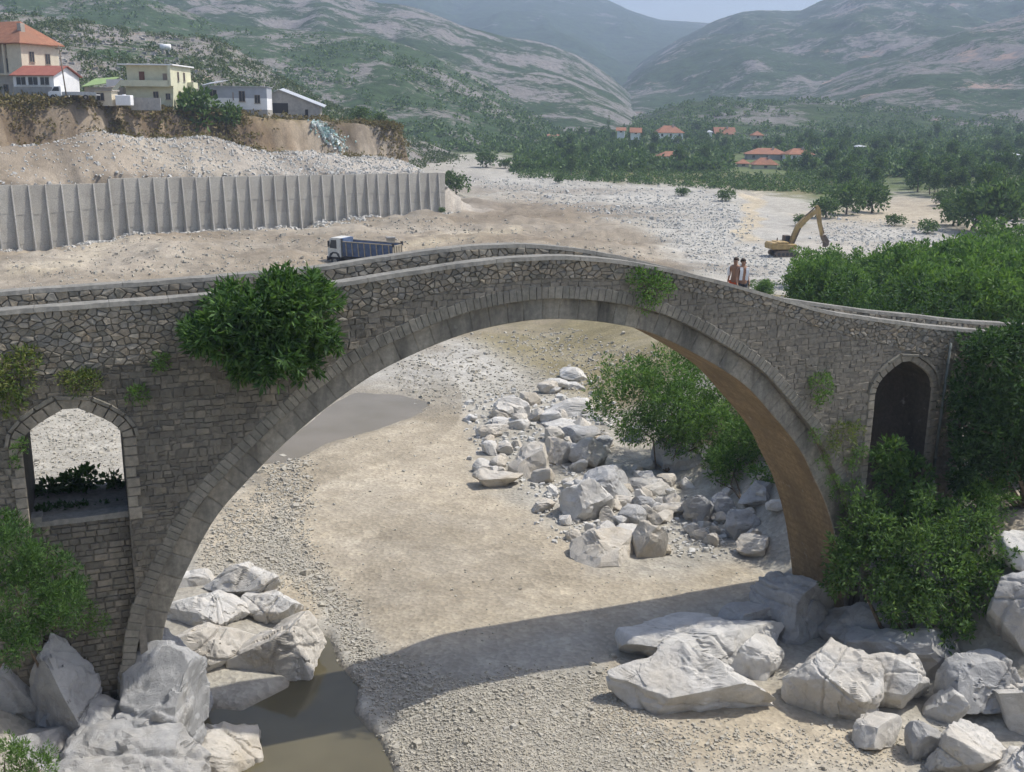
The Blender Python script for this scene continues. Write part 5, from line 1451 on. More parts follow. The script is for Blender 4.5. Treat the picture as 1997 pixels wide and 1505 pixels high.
# ------------------------------------------------------------------ retaining wall
def build_retaining_wall():
    rs = np.random.default_rng(5)
    P0 = np.append(_A, 0.0)
    ang = math.atan2(WD[1], WD[0])
    e = empty('retaining_wall', P0, ang, 'long grey concrete retaining wall with sloping buttresses on the far bank', 'wall')
    nb = 35; step = WL / (nb - .3)
    for i in range(-13, nb):
        a0, a1 = i * step, (i + 1) * step
        if a0 > WL - .5: break
        a1 = min(a1, WL)
        m_ = _A + WD * (a0 + a1) / 2
        zg = float(height(*(m_ + WN * 1.0))) - 1.0
        t0 = float(wall_top(a0 + .01)) + rs.normal(0, .04)
        mb = MB()
        zz = np.linspace(zg, t0, 6); off = [0.0, .05, 0, .045, 0.01]
        for k in range(5):
            mb.box(a0 + .012, a1 - .012, -.02 - off[k], .5, zz[k], zz[k+1] - .03)
        mb.box(a0 + .012, a1 - .012, .03, .48, zg, t0 - .05)
        mb.build('panel', M['concrete'], e)
        bt = MB(); w_ = .10; pr = 1.05
        bt.add([(a0 - w_, -.02, zg), (a0 + w_, -.02, zg), (a0 + w_, -pr, zg), (a0 - w_, -pr, zg), (a0 - w_, -.02, t0 - .05), (a0 + w_, -.02, t0 - .05), (a0 + w_, -.22, t0 - .05), (a0 - w_, -.22, t0 - .05)],
               [(0,1,2,3),(7,6,5,4),(0,3,7,4),(1,5,6,2),(3,2,6,7)])
        bt.build('buttress', M['concrete_pale'], e)
    cap = MB(); cap.box(-5 * step, WL, -.08, .55, 0, .12)
    for i, q in enumerate(cap.v): cap.v[i] = (q[0], q[1], q[2] + float(wall_top(q[0])) - .75)
    # stones at the toe
    return e

# ------------------------------------------------------------------ buildings
def windows(root, lst, y, mat_glass, mat_frame, axis='x', off=0.0):
    """lst of (a0,a1,z0,z1) rectangles on the plane; frame > pane"""
    for a0, a1, z0, z1 in lst:
        f = MB(); t = .07
        def bx(m_, p, q, r, s_, d0, d1):
            if axis == 'x': m_.box(p, q, y - d1, y - d0, r, s_)
            else: m_.box(y + d0, y + d1, p, q, r, s_)
        for p, q, r, s_ in ((a0, a1, z0, z0 + t), (a0, a1, z1 - t, z1), (a0, a0 + t, z0 + t, z1 - t), (a1 - t, a1, z0 + t, z1 - t), ((a0+a1)/2 - t/2, (a0+a1)/2 + t/2, z0 + t, z1 - t)): bx(f, p, q, r, s_, .005, .07)
        fo = f.build('window', mat_frame, root)
        g = MB(); bx(g, a0 + .02, a1 - .02, z0 + .02, z1 - .02, .01, .035); g.build('pane', mat_glass, fo)
        sl_ = MB(); bx(sl_, a0 - .08, a1 + .08, z0 - .1, z0 - .02, .005, .16); sl_.build('sill', mat_frame, fo)

def hip_roof(root, x0, x1, y0, y1, z, h, mat, over=.5, rid=None, name='roof'):
    a, b, c, d = x0 - over, x1 + over, y0 - over, y1 + over
    r = (d - c) / 2 if rid is None else rid
    r = min(r, (b - a) / 2 - .01)
    m_ = MB(); e = .14
    m_.add([(a, c, z), (b, c, z), (b, d, z), (a, d, z), (a + r, (c+d)/2, z + h), (b - r, (c+d)/2, z + h), (a, c, z - e), (b, c, z - e), (b, d, z - e), (a, d, z - e)],
           [(0, 1, 5, 4), (1, 2, 5), (2, 3, 4, 5), (3, 0, 4), (6, 7, 1, 0), (7, 8, 2, 1), (8, 9, 3, 2), (9, 6, 0, 3), (9, 8, 7, 6)])
    return m_.build(name, mat, root)

def gable_roof(root, x0, x1, y0, y1, z, h, mat, over=.4, name='roof'):
    a, b, c, d = x0 - over, x1 + over, y0 - over, y1 + over; ym = (c + d) / 2; e = .14
    m_ = MB()
    m_.add([(a, c, z), (b, c, z), (b, ym, z + h), (a, ym, z + h), (a, c, z - e), (b, c, z - e), (b, ym, z + h - e), (a, ym, z + h - e)], [(0,1,2,3),(7,6,5,4),(0,4,5,1),(1,5,6,2),(0,3,7,4)])
    m_.add([(a, ym, z + h), (b, ym, z + h), (b, d, z), (a, d, z), (a, ym, z + h - e), (b, ym, z + h - e), (b, d, z - e), (a, d, z - e)], [(0,1,2,3),(7,6,5,4),(2,6,7,3),(1,5,6,2),(0,3,7,4)])
    return m_.build(name, mat, root)

def wallbox(root, x0, x1, y0, y1, z0, z1, mat, name='wall'):
    m_ = MB(); m_.box(x0, x1, y0, y1, z0, z1); return m_.build(name, mat, root)

def house_mats():
    M['tile'] = surface('roof_tiles', (0.25, 0.11, 0.065), (0.34, 0.16, 0.095), 1.2, .85, 4, .3, .05, (0.26, 0.13, 0.08), .25)
    M['tile_red'] = surface('red_roof', (0.27, 0.095, 0.07), (0.33, 0.125, 0.09), 1.2, .8, 4, .3, .05)
    M['cream'] = surface('cream_plaster', (0.60, 0.54, 0.42), (0.68, 0.62, 0.49), 1.5, .9, 6, .1, .02)
    M['yellow'] = surface('pale_yellow_plaster', (0.62, 0.60, 0.43), (0.70, 0.68, 0.50), 1.2, .9, 6, .1, .02)
    M['wwall'] = surface('white_plaster', (0.78, 0.78, 0.78), (0.85, 0.85, 0.85), 1.0, .9, 6, .1, .02)
    M['eave_shade'] = surface('eave_shaded_plaster', (0.36, 0.38, 0.42), (0.42, 0.44, 0.48), 1.0, .9, 6, .1, .02)  # white plaster greyed: the eave's shadow is put into the colour
    M['bare'] = surface('bare_render', (0.34, 0.31, 0.27), (0.44, 0.41, 0.36), 1.0, .9, 6, .2, .02)
    M['block'] = surface('concrete_block', (0.32, 0.31, 0.29), (0.42, 0.40, 0.37), 1.6, .95, 5, .3, .03)
    M['glass'] = plain('dark_window', (0.035, 0.04, 0.045), .15, 0, .2)
    M['frame'] = plain('window_frame', (0.30, 0.24, 0.19), .6)
    M['wframe'] = plain('white_frame', (0.62, 0.62, 0.60), .6)
    M['door'] = plain('brown_door', (0.16, 0.065, 0.04), .6)
    M['sheet'] = plain('metal_sheet', (0.48, 0.49, 0.50), .45, .3, .15)
    M['green_roof'] = plain('green_sheet', (0.26, 0.36, 0.14), .6)
    M['dark'] = plain('dark_interior', (0.03, 0.03, 0.03), .9)
    M['wood'] = surface('weathered_wood', (0.14, 0.11, 0.08), (0.22, 0.18, 0.14), 4, .9, 12, .3, .02)
    M['concrete'] = stone_mat('wall_concrete', [(0.41, 0.39, 0.35), (0.46, 0.44, 0.395), (0.43, 0.41, 0.37)], stain=(0.23, 0.21, 0.18), stain_amt=.5, sscale=.3, vstr=.4, bstr=.2)
    M['concrete_pale'] = stone_mat('buttress_concrete', [(0.48, 0.46, 0.42), (0.53, 0.51, 0.47)], stain=(0.22, 0.20, 0.17), stain_amt=.4, sscale=.4, bstr=.2)
    M['tyre'] = plain('tyre_rubber', (0.03, 0.028, 0.026), .9)
    M['rim'] = plain('dusty_rim', (0.30, 0.27, 0.22), .7)
    M['cabw'] = plain('dusty_white_paint', (0.62, 0.61, 0.56), .45)
    M['blue'] = plain('dusty_blue_paint', (0.075, 0.115, 0.21), .55, 0, .3, 1.5)
    M['dusty'] = plain('dusty_steel', (0.33, 0.29, 0.22), .8, 0, .2)
    M['chassis'] = plain('dark_chassis', (0.05, 0.05, 0.05), .7)
    M['digger'] = plain('digger_yellow', (0.36, 0.25, 0.10), .55, 0, .25, 1.2)
    M['digger_dark'] = plain('worn_steel', (0.14, 0.11, 0.085), .7)
    M['soil_load'] = surface('soil_load', (0.24, 0.19, 0.13), (0.34, 0.28, 0.2), 3, .95, 10, .6, .06)

def window_simple(root, lst, y, gm, axis='x'):
    windows(root, lst, y, M['glass'], gm, axis)

def build_left_houses():
    g = 'houses on the terrace above the cliff'
    # tiled two storey house, near corner at local origin, side wall to +y
    e = empty('tiled_house', at_range(50, 196, 192), -.42, 'cream two storey house with orange hipped tile roof at the left edge', 'house', g)
    wallbox(e, -14, 0, 0, 8.4, -1.5, 4.6, M['bare'])
    wallbox(e, -3.4, -.03, .03, 8.37, 4.6, 9.6, M['cream'], 'upper_wall')
    wallbox(e, -14, -3.4, 2.4, 8.37, 4.6, 9.6, M['bare'], 'upper_wall')
    wallbox(e, -14.2, 0.05, -.5, 2.4, 4.35, 4.62, M['cream'], 'balcony')
    for x in (-4.2, -8, -12): wallbox(e, x, x + .35, -.3, .05, 4.62, 9.55, M['cream'], 'column')
    hip_roof(e, -14, 0, 0, 8.4, 9.75, 4.0, M['tile'], .8)
    wallbox(e, -2.6, -1.7, 2.0, 2.9, 10.5, 13.2, M['bare'], 'chimney')
    window_simple(e, [(1.7, 2.8, 6.6, 8.4), (5.2, 6.3, 6.4, 8.2)], 0, M['frame'], 'y')
    window_simple(e, [(-6.6, -5.4, 4.9, 7.4), (-11, -9.8, 4.9, 7.4)], 2.4, M['frame'])
    window_simple(e, [(-9.5, -8.3, 1.2, 2.8), (-5, -3.8, 1.2, 2.8)], 0, M['frame'])
    # annex with red roof
    e = empty('red_roof_annex', at_range(108, 194, 187), -.2, 'white single storey annex with red gabled roof and three dark windows', 'house', g)
    wallbox(e, -7.8, 0, 0, 7.4, -1.2, 4.0, M['wwall'])
    m_ = MB(); m_.add([(-.05, 0, 4), (-.05, 7.4, 4), (-.05, 3.7, 5.6), (-.2, 0, 4), (-.2, 7.4, 4), (-.2, 3.7, 5.6)], [(0, 1, 2), (5, 4, 3), (0, 2, 5, 3), (2, 1, 4, 5)]); m_.build('gable', M['wwall'], e)
    gable_roof(e, -7.8, 0, 0, 7.4, 4.02, 1.75, M['tile_red'], .45)
    wallbox(e, -7.85, -.4, -.06, 0, -1.2, 2.1, M['block'], 'lower_wall')
    window_simple(e, [(-7.2, -5.3, 2.35, 3.75), (-4.9, -3.0, 2.35, 3.75), (-2.6, -.8, 2.35, 3.75)], 0, M['wframe'])
    # green roofed shed
    e = empty('green_roof_shed', at_range(205, 190, 206), -.1, 'low shed with lime green sloping roof between annex and yellow house', 'shed', g)
    wallbox(e, -4, 3.6, 0, 5, -.6, 1.9, M['bare'])
    m_ = MB(); m_.add([(-4.4, -.4, 1.95), (.6, -.4, 2.6), (.6, 5.2, 4.0), (-4.4, 5.2, 3.6), (-4.4, -.4, 1.83), (.6, -.4, 2.48), (.6, 5.2, 3.88), (-4.4, 5.2, 3.48)], [(0,1,2,3),(7,6,5,4),(0,4,5,1),(1,5,6,2),(2,6,7,3),(3,7,4,0)]); m_.build('roof', M['green_roof'], e)
    m_ = MB(); m_.add([(.7, -.5, 1.9), (4.0, -.5, 2.6), (4.0, -.42, 3.4), (.7, -.42, 3.3), (.7, -.3, 1.9), (4.0, -.3, 2.6), (4.0, -.22, 3.4), (.7, -.22, 3.3)], [(0,1,2,3),(7,6,5,4),(0,4,5,1),(1,5,6,2),(2,6,7,3),(3,7,4,0)]); m_.build('white_panel', M['wwall'], e)
    e = empty('kiosk', at_range(200, 197, 190), -.1, 'small pale hut with flat roof right of the white flatbed', 'hut', g)
    wallbox(e, -1.4, 1.7, 0, 2.4, -.8, 1.7, M['cream']); wallbox(e, -1.7, 2.0, -.3, 2.6, 1.72, 1.92, M['bare'], 'roof'); window_simple(e, [(-1.0, .4, .1, 1.4)], 0, M['frame'])
    e = empty('water_tank', at_range(240, 202, 190), 0, 'white box shaped tank standing before the yellow house stair', 'tank', g)
    m_ = MB(); m_.box(-1.35, 1.35, 0, 1.6, -.3, 1.45); m_.build('tank_body', M['wwall'], e, bevel=.12)
    m_ = MB(); m_.cyl((0, .8, 1.44), (0, .8, 1.6), .3); m_.build('lid', M['wwall'], e)
    e = empty('block_wall', at_range(284, 208, 193), 0, 'grey concrete block yard wall below the yellow house', 'wall', g)
    for k in range(5): wallbox(e, -2.7 + k * 1.08 + .01, -2.7 + (k + 1) * 1.08 - .01, 0, .2, -.6, 1.55 + .03 * (k % 2), M['block'], 'panel')
    # yellow house
    e = empty('yellow_house', at_range(341, 205, 200), -.05, 'pale yellow two storey house with flat roof, outside stair and balcony', 'house', g)
    wallbox(e, -9.0, 0, 0, 9.5, -1.2, 3.4, M['yellow'])
    wallbox(e, -8.6, -.02, .02, 9.48, 3.4, 7.0, M['yellow'], 'upper_wall')
    wallbox(e, -9.8, .5, -1.3, 10, 7.0, 7.22, M['wwall'], 'roof')
    wallbox(e, -9.3, -.35, -1.3, 0, 3.25, 3.5, M['yellow'], 'balcony')
    wallbox(e, -9.3, -.35, -1.3, -1.15, 3.5, 4.35, M['yellow'], 'parapet')
    wallbox(e, -.55, 0.02, -1.3, 0, 3.4, 7.0, M['yellow'], 'corner_pillar')
    m_ = MB(); m_.prism([(-9.3, 3.5), (-9.3, 4.35), (-13.0, .9), (-13.0, -.3), (-12.2, -.3)], -1.3, -.9); m_.build('stair', M['yellow'], e)
    m_ = MB(); m_.add([(-.3, -.02, -1), (0, -1.1, -1), (0, -.02, -1), (-.3, -.02, 3.3), (0, -.15, 3.3), (0, -.02, 3.3)], [(0, 1, 4, 3), (1, 2, 5, 4)]); m_.build('flared_corner', M['yellow'], e)
    m_ = MB(); m_.box(-6.3, -5.3, -.06, .0, 3.5, 5.9); m_.build('door', M['door'], e)
    m_ = MB(); m_.box(-1.9, -1.1, -.06, 0.0, 3.5, 5.6); m_.build('door', M['frame'], e)
    window_simple(e, [(-3.9, -2.9, 1.2, 2.4), (-1.6, -.7, 1.0, 2.1)], 0, M['frame'])
    window_simple(e, [(2.2, 3.0, 4.4, 6.0), (5.3, 6.1, 4.4, 6.0), (2.4, 3.2, 1.2, 2.6), (5.3, 6.1, 1.2, 2.6)], 0, M['frame'], 'y')
    wallbox(e, 0, 1.2, 7.2, 9.6, 3.2, 4.3, M['yellow'], 'side_balcony')
    # long white house
    e = empty('white_house', at_range(522, 226, 214), .08, 'long low white house with eave shade painted on its upper band and dark windows', 'house', g)
    wallbox(e, -12.6, 0, 0, 7, 1.2, 3.35, M['wwall']); wallbox(e, -12.6, 0, .03, 7, 3.35, 5.5, M['eave_shade'], 'upper_wall'); wallbox(e, -12.4, .04, -.03, 7, -1.8, 1.2, M['block'], 'foundation')
    wallbox(e, -12.8, .2, -.25, 7.2, 5.5, 5.62, M['sheet'], 'roof')
    window_simple(e, [(-11.2, -9.6, 3.6, 4.85), (-5.4, -4.2, 2.7, 4.7), (-2.4, -1.3, 2.4, 4.0), (-6.6, -6.4, 3.0, 4.4)], 0, M['frame'])
    m_ = MB(); m_.add([(-13.0, 1, 5.65), (-9.6, 1, 6.3), (-8.2, 5, 6.9), (-11.6, 5, 6.4), (-13.0, 1, 5.55), (-9.6, 1, 6.2), (-8.2, 5, 6.8), (-11.6, 5, 6.3)], [(0,1,2,3),(7,6,5,4),(0,4,5,1),(1,5,6,2),(2,6,7,3),(3,7,4,0)]); m_.build('sheet_roof', M['sheet'], e)
    m_ = MB(); m_.prism([(-14.6, 1.0), (-12.62, 1.0), (-12.62, 5.0), (-13.6, 4.9)], .2, .5); m_.build('side_wall', M['yellow'], e)
    # grey barn
    e = empty('grey_barn', at_range(528, 234, 222), .12, 'grey block barn with lopsided metal roof at the right end of the terrace', 'barn', g)
    m_ = MB(); m_.prism([(0, -1.5), (10, -1.5), (10, 2.9), (2.0, 5.9), (0, 5.2)], 0, 8); m_.build('wall', M['block'], e)
    for (x0, z0, x1, z1) in ((-.4, 5.08, 2.0, 5.95), (2.0, 5.95, 10.9, 2.6)):
        m_ = MB(); m_.add([(x0, -.5, z0), (x1, -.5, z1), (x1, 8.6, z1 + .5), (x0, 8.6, z0 + .5), (x0, -.5, z0 + .12), (x1, -.5, z1 + .12), (x1, 8.6, z1 + .62), (x0, 8.6, z0 + .62)], [(3,2,1,0),(4,5,6,7),(0,1,5,4),(1,2,6,5),(2,3,7,6),(3,0,4,7)]); m_.build('roof', M['sheet'], e)
    m_ = MB(); m_.box(.2, 3.6, -.05, 0, 1.4, 3.4); m_.build('opening', M['dark'], e)  # near-black panel on the solid wall paints the shade inside an opening
    m_ = MB(); m_.box(7.0, 7.6, -.05, 0, .2, 2.2); m_.build('opening', M['dark'], e)
    # utility pole
    e = empty('utility_pole', at_range(130, 188, 186), 0, 'thin dark wooden utility pole in front of the annex gable', 'pole')
    m_ = MB(); m_.cyl((0, 0, -.5), (-.6, 0, 8.4), .13, .09, 8); m_.build('post', M['wood'], e, True)
    m_ = MB(); m_.box(-1.2, 0.1, -.06, .06, 7.7, 7.85); m_.build('crossarm', M['wood'], e)
    # flatbed
    e = empty('flatbed_truck', at_range(140, 194, 186), .0, 'small white flatbed truck parked before the annex', 'truck')
    m_ = MB(); m_.prism([(-4.0, .5), (-4.0, 1.15), (-3.5, 1.35), (-2.9, 2.2), (-1.75, 2.25), (-1.7, .5)], 0, 1.9); m_.build('cab', M['wwall'], e, bevel=.06)
    m_ = MB(); m_.prism([(-3.35, 1.4), (-2.85, 2.05), (-2.05, 2.08), (-2.05, 1.4)], -.02, 0); m_.build('window', M['glass'], e)
    m_ = MB(); m_.box(-1.6, 4.2, 0, 1.95, .75, .95); m_.build('bed', M['sheet'], e)
    m_ = MB(); m_.box(-1.6, 4.2, -.03, .02, .95, 1.3); m_.build('side_board', M['sheet'], e)
    for x in (-3.2, 2.4):
        m_ = MB(); m_.cyl((x, -.02, .42), (x, .22, .42), .42, n=14); wo = m_.build('wheel', M['tyre'], e, True); m_ = MB(); m_.cyl((x, -.04, .42), (x, .02, .42), .22, n=12); m_.build('rim', M['rim'], wo)
    # pale tank on the slope
    e = empty('hillside_tank', at_range(323, 97, 360), 0, 'small pale rounded tank on the rocky slope above the yellow house', 'tank')
    m_ = MB(); m_.cyl((-1.6, 0, .9), (1.6, 0, .9), .95, n=14); m_.build('drum', M['wwall'], e, True); m_ = MB(); m_.box(-1.2, -.9, -.6, .6, -1.2, .3); m_.box(.9, 1.2, -.6, .6, -1.2, .3); m_.build('cradle', M['block'], e)

VIL = [ # px, py base, width px, roof px, wall px, kind, wall, label
 (1211, 259, 18, 6, 5, 'g', 'wwall', 'little orange roofed house left of the far cypress'), (1240, 262, 22, 9, 4, 'g', 'wwall', 'orange roofed house half hidden by trees right of the far cypress'),
 (1308, 269, 54, 13, 12, 'h', 'wwall', 'white house with broad orange hipped roof on the knoll foot'), (1414, 267, 42, 13, 6, 'g', 'cream', 'house with tall plain orange roof high in the village'),
 (1384, 262, 12, 4, 5, 'h', 'wwall', 'tiny white outhouse left of the tall orange roof'), (1478, 270, 22, 8, 7, 'h', 'cream', 'small house with faded orange roof right of the tall one'),
 (1310, 310, 54, 9, 6, 'h', 'wwall', 'low house with faded red roof alone among trees'), (1497, 311, 84, 11, 12, 'h', 'block', 'long grey walled house with orange roof, middle of the village'),
 (1561, 314, 56, 11, 15, 'h', 'wwall', 'white house with orange hipped roof below the cypress'), (1450, 325, 26, 8, 7, 'h', 'cream', 'small cream hut with orange roof, lowest left in the village'),
 (1493, 329, 50, 13, 9, 'h', 'yellow', 'house with pyramid roof and yellow walls, lowest in the village'), (1680, 292, 22, 3, 7, 'h', 'wwall', 'white flat hut alone on the green slope right of the village'),
 (1972, 314, 40, 4, 14, 'h', 'wwall', 'pale building partly hidden by trees at the right edge'),
 (887, 258, 18, 3, 5, 'h', 'wwall', 'tiny white house far off above the left woods'), (900, 258, 10, 4, 3, 'h', 'cream', 'tiny orange roof beside the far white house'), (963, 265, 18, 4, 3, 'h', 'cream', 'tiny far red roof, first of the row at the hill foot'),
 (1012, 266, 18, 4, 3, 'h', 'cream', 'tiny far red roof, second of the row at the hill foot'), (1030, 267, 12, 4, 3, 'h', 'wwall', 'tiny far red roof, third of the row at the hill foot'), (1072, 268, 18, 4, 3, 'h', 'cream', 'tiny far red roof, fourth of the row at the hill foot'), (1087, 268, 10, 3, 4, 'h', 'wwall', 'tiny far white house at the right end of the row')]
HOUSE_CLEAR = [(v[0], v[1], v[2] * .75 + 8) for v in VIL]

def build_village():
    rs = np.random.default_rng(3)
    for px, py, w, rh, wh, kd, wm, lb in VIL:
        P = ground_hit(px, py, 6.0)
        if P[1] > 900 or P[1] < 200: P = at_range(px, py, 760)
        k = P[1] / F_PX
        W, RH, WH = w * k * .95, rh * k, wh * k * .8
        e = empty('village_house', P, rs.uniform(-.15, .25), lb, 'house', 'tiled houses of the village across the river')
        dp = max(W * .55, 5)
        wallbox(e, -W/2 + .4, W/2 - .4, 0, dp, -2.5, WH, M[wm])
        rm = M['tile'] if rh > 4 or px < 1200 else M['sheet']
        (hip_roof if kd == 'h' else gable_roof)(e, -W/2 + .4, W/2 - .4, 0, dp, WH + .1, RH, rm, .7)
        if w > 15:
            n = max(1, int(W / 4.5)); ws = []
            for i in range(n):
                c = -W/2 + W * (i + .5) / n; ws.append((c - .55, c + .55, WH * .32, WH * .32 + min(1.4, WH * .5)))
            window_simple(e, ws, 0, M['frame'])
        if w > 40: wallbox(e, W * .12, W * .12 + .7, dp * .35, dp * .35 + .7, WH + RH * .4, WH + RH + .7, M['bare'], 'chimney')

# ------------------------------------------------------------------ machines
def wheel(root, x, y, r, w):
    m_ = MB(); m_.cyl((x, y - w/2, r), (x, y + w/2, r), r, n=18); o = m_.build('wheel', M['tyre'], root, False)
    s_ = -1 if y < 0 else 1
    m_ = MB(); m_.cyl((x, y + s_ * w * .40, r), (x, y + s_ * w * .53, r), r * .55, r * .45, 14); m_.build('rim', M['rim'], o)

def build_truck():
    P = ground_hit(712, 519); P[2] = float(height(P[0], P[1])) + .05
    e = empty('tipper_truck', P, pi - .36, 'white cabbed tipper truck with dusty blue ribbed body behind the bridge', 'truck'); e.scale = (1.18, 1.18, 1.18)
    c = MB(); c.prism([(2.5, 1.0), (4.25, 1.0), (4.32, 1.6), (4.28, 2.05), (4.02, 3.15), (3.7, 3.28), (2.55, 3.28)], -1.22, 1.22); c.build('cab', M['cabw'], e, bevel=.07)
    c = MB(); c.add([(4.34, -1.05, 2.0), (4.34, 1.05, 2.0), (4.09, 1.05, 3.0), (4.09, -1.05, 3.0)], [(0, 1, 2, 3)]); c.build('windscreen', M['glass'], e)
    for s_ in (-1, 1):
        c = MB(); c.prism([(3.05, 2.0), (3.95, 2.05), (3.95, 2.3), (3.78, 3.0), (3.1, 3.0)], s_ * 1.225, s_ * 1.245); c.build('side_window', M['glass'], e)
        c = MB(); c.box(4.0, 4.18, s_ * 1.3 - .08, s_ * 1.3 + .08, 2.2, 2.9); c.build('mirror', M['chassis'], e)
        c = MB(); c.box(4.3, 4.36, s_ * .95 - .16, s_ * .95 + .16, 1.05, 1.25); c.build('headlight', M['wframe'], e)
        c = MB(); c.prism([(2.6, 1.0), (2.75, 1.4), (3.1, 1.6), (3.6, 1.6), (3.95, 1.4), (4.1, 1.0), (3.9, 1.0), (3.55, 1.42), (3.1, 1.42), (2.85, 1.0)], s_ * 1.0, s_ * 1.27); c.build('mudguard', M['chassis'], e)
    c = MB(); c.box(4.2, 4.45, -1.2, 1.2, .55, 1.05); c.build('bumper', M['chassis'], e, bevel=.05)
    c = MB(); c.box(-4.0, 4.1, -.45, .45, .75, 1.05); c.build('chassis', M['chassis'], e)
    for x in (3.35, 1.5, -1.6, -2.95):
        for y in (-1.02, 1.02): wheel(e, x, y, .53, .34)
    b = MB(); z0, z1 = 1.2, 2.85
    x0, x1 = -4.25, 2.25
    for s_ in (-1, 1):
        b.add([(x0, s_ * 1.02, z0), (x1, s_ * 1.02, z0), (x1, s_ * 1.25, z1), (x0, s_ * 1.25, z1 - .1), (x0, s_ * .96, z0), (x1, s_ * .96, z0), (x1, s_ * 1.19, z1), (x0, s_ * 1.19, z1 - .1)], [(0,1,2,3),(7,6,5,4),(3,2,6,7),(0,3,7,4),(1,5,6,2),(0,4,5,1)])
    b.box(x0, x1, -1.0, 1.0, z0 - .06, z0 + .05)
    b.box(x1 - .08, x1, -1.2, 1.2, z0, z1 + .3)
    body = b.build('tipper_body', M['blue'], e)
    for s_ in (-1, 1):
        for i in range(8):
            x = x0 + .45 + i * .8
            r = MB(); r.add([(x - .06, s_ * 1.02, z0), (x + .06, s_ * 1.02, z0), (x + .06, s_ * 1.12, z0 + .02), (x - .06, s_ * 1.12, z0 + .02), (x - .06, s_ * 1.25, z1 - .1), (x + .06, s_ * 1.25, z1 - .1), (x + .06, s_ * 1.33, z1 - .12), (x - .06, s_ * 1.33, z1 - .12)], [(3,2,1,0),(4,5,6,7),(0,1,5,4),(1,2,6,5),(2,3,7,6),(3,0,4,7)]); r.build('rib', M['dusty'], body)
        r = MB(); r.add([(x0, s_ * 1.34, z1 - .12), (x1, s_ * 1.34, z1 - .02), (x1, s_ * 1.17, z1 - .02), (x0, s_ * 1.17, z1 - .12), (x0, s_ * 1.34, z1 - .02), (x1, s_ * 1.34, z1 + .08), (x1, s_ * 1.17, z1 + .08), (x0, s_ * 1.17, z1 - .02)], [(3,2,1,0),(4,5,6,7),(0,1,5,4),(1,2,6,5),(2,3,7,6),(3,0,4,7)]); r.build('rail', M['dusty'], body)
    c = MB(); c.box(x0 - .1, x0, -1.22, 1.22, z0, z1 - .15); tg = c.build('tailgate', M['dusty'], e)
    for y in (-.9, -.3, .3, .9): c = MB(); c.box(x0 - .18, x0 - .1, y - .06, y + .06, z0, z1 - .2); c.build('rib', M['dusty'], tg)
    c = MB(); c.box(x1 - .1, 3.3, -1.2, 1.2, z1 + .3, z1 + .38); c.build('headboard', M['blue'], e)
    for y in (-1.15, 1.15): c = MB(); c.box(x0 - .2, x0 + .1, y - .08, y + .08, z1 - .3, z1 + .15); c.build('hinge', M['chassis'], e)
    s_ = np.random.default_rng(4); g = MB()
    nx, ny = 14, 6; pts = [[(x0 + .1 + (x1 - x0 - .3) * i / nx, -1.12 + 2.24 * j / ny, z0 + 1.05 + .3 * sin(pi * j / ny) + s_.normal(0, .05)) for j in range(ny + 1)] for i in range(nx + 1)]
    g.add([p for r in pts for p in r], [(i*(ny+1)+j, (i+1)*(ny+1)+j, (i+1)*(ny+1)+j+1, i*(ny+1)+j+1) for i in range(nx) for j in range(ny)]); g.build('load', M['soil_load'], e)
    # concrete post behind
    Q = ground_hit(762, 493); e = empty('marker_block', Q, .3, 'brownish upright block standing on the earth behind the truck tail', 'block')
    m_ = MB(); m_.add([(-.55, -.4, -.3), (.55, -.4, -.3), (.55, .4, -.3), (-.55, .4, -.3), (-.6, -.42, 2.2), (.6, -.42, 2.2), (.55, .42, 2.3), (-.55, .42, 2.3)], [(3,2,1,0),(4,5,6,7),(0,1,5,4),(1,2,6,5),(2,3,7,6),(3,0,4,7)]); m_.build('shaft', M['dusty'], e, bevel=.06)
    m_ = MB(); m_.box(-.66, .66, -.48, .48, 2.2, 2.36); m_.build('cap', M['block'], e)

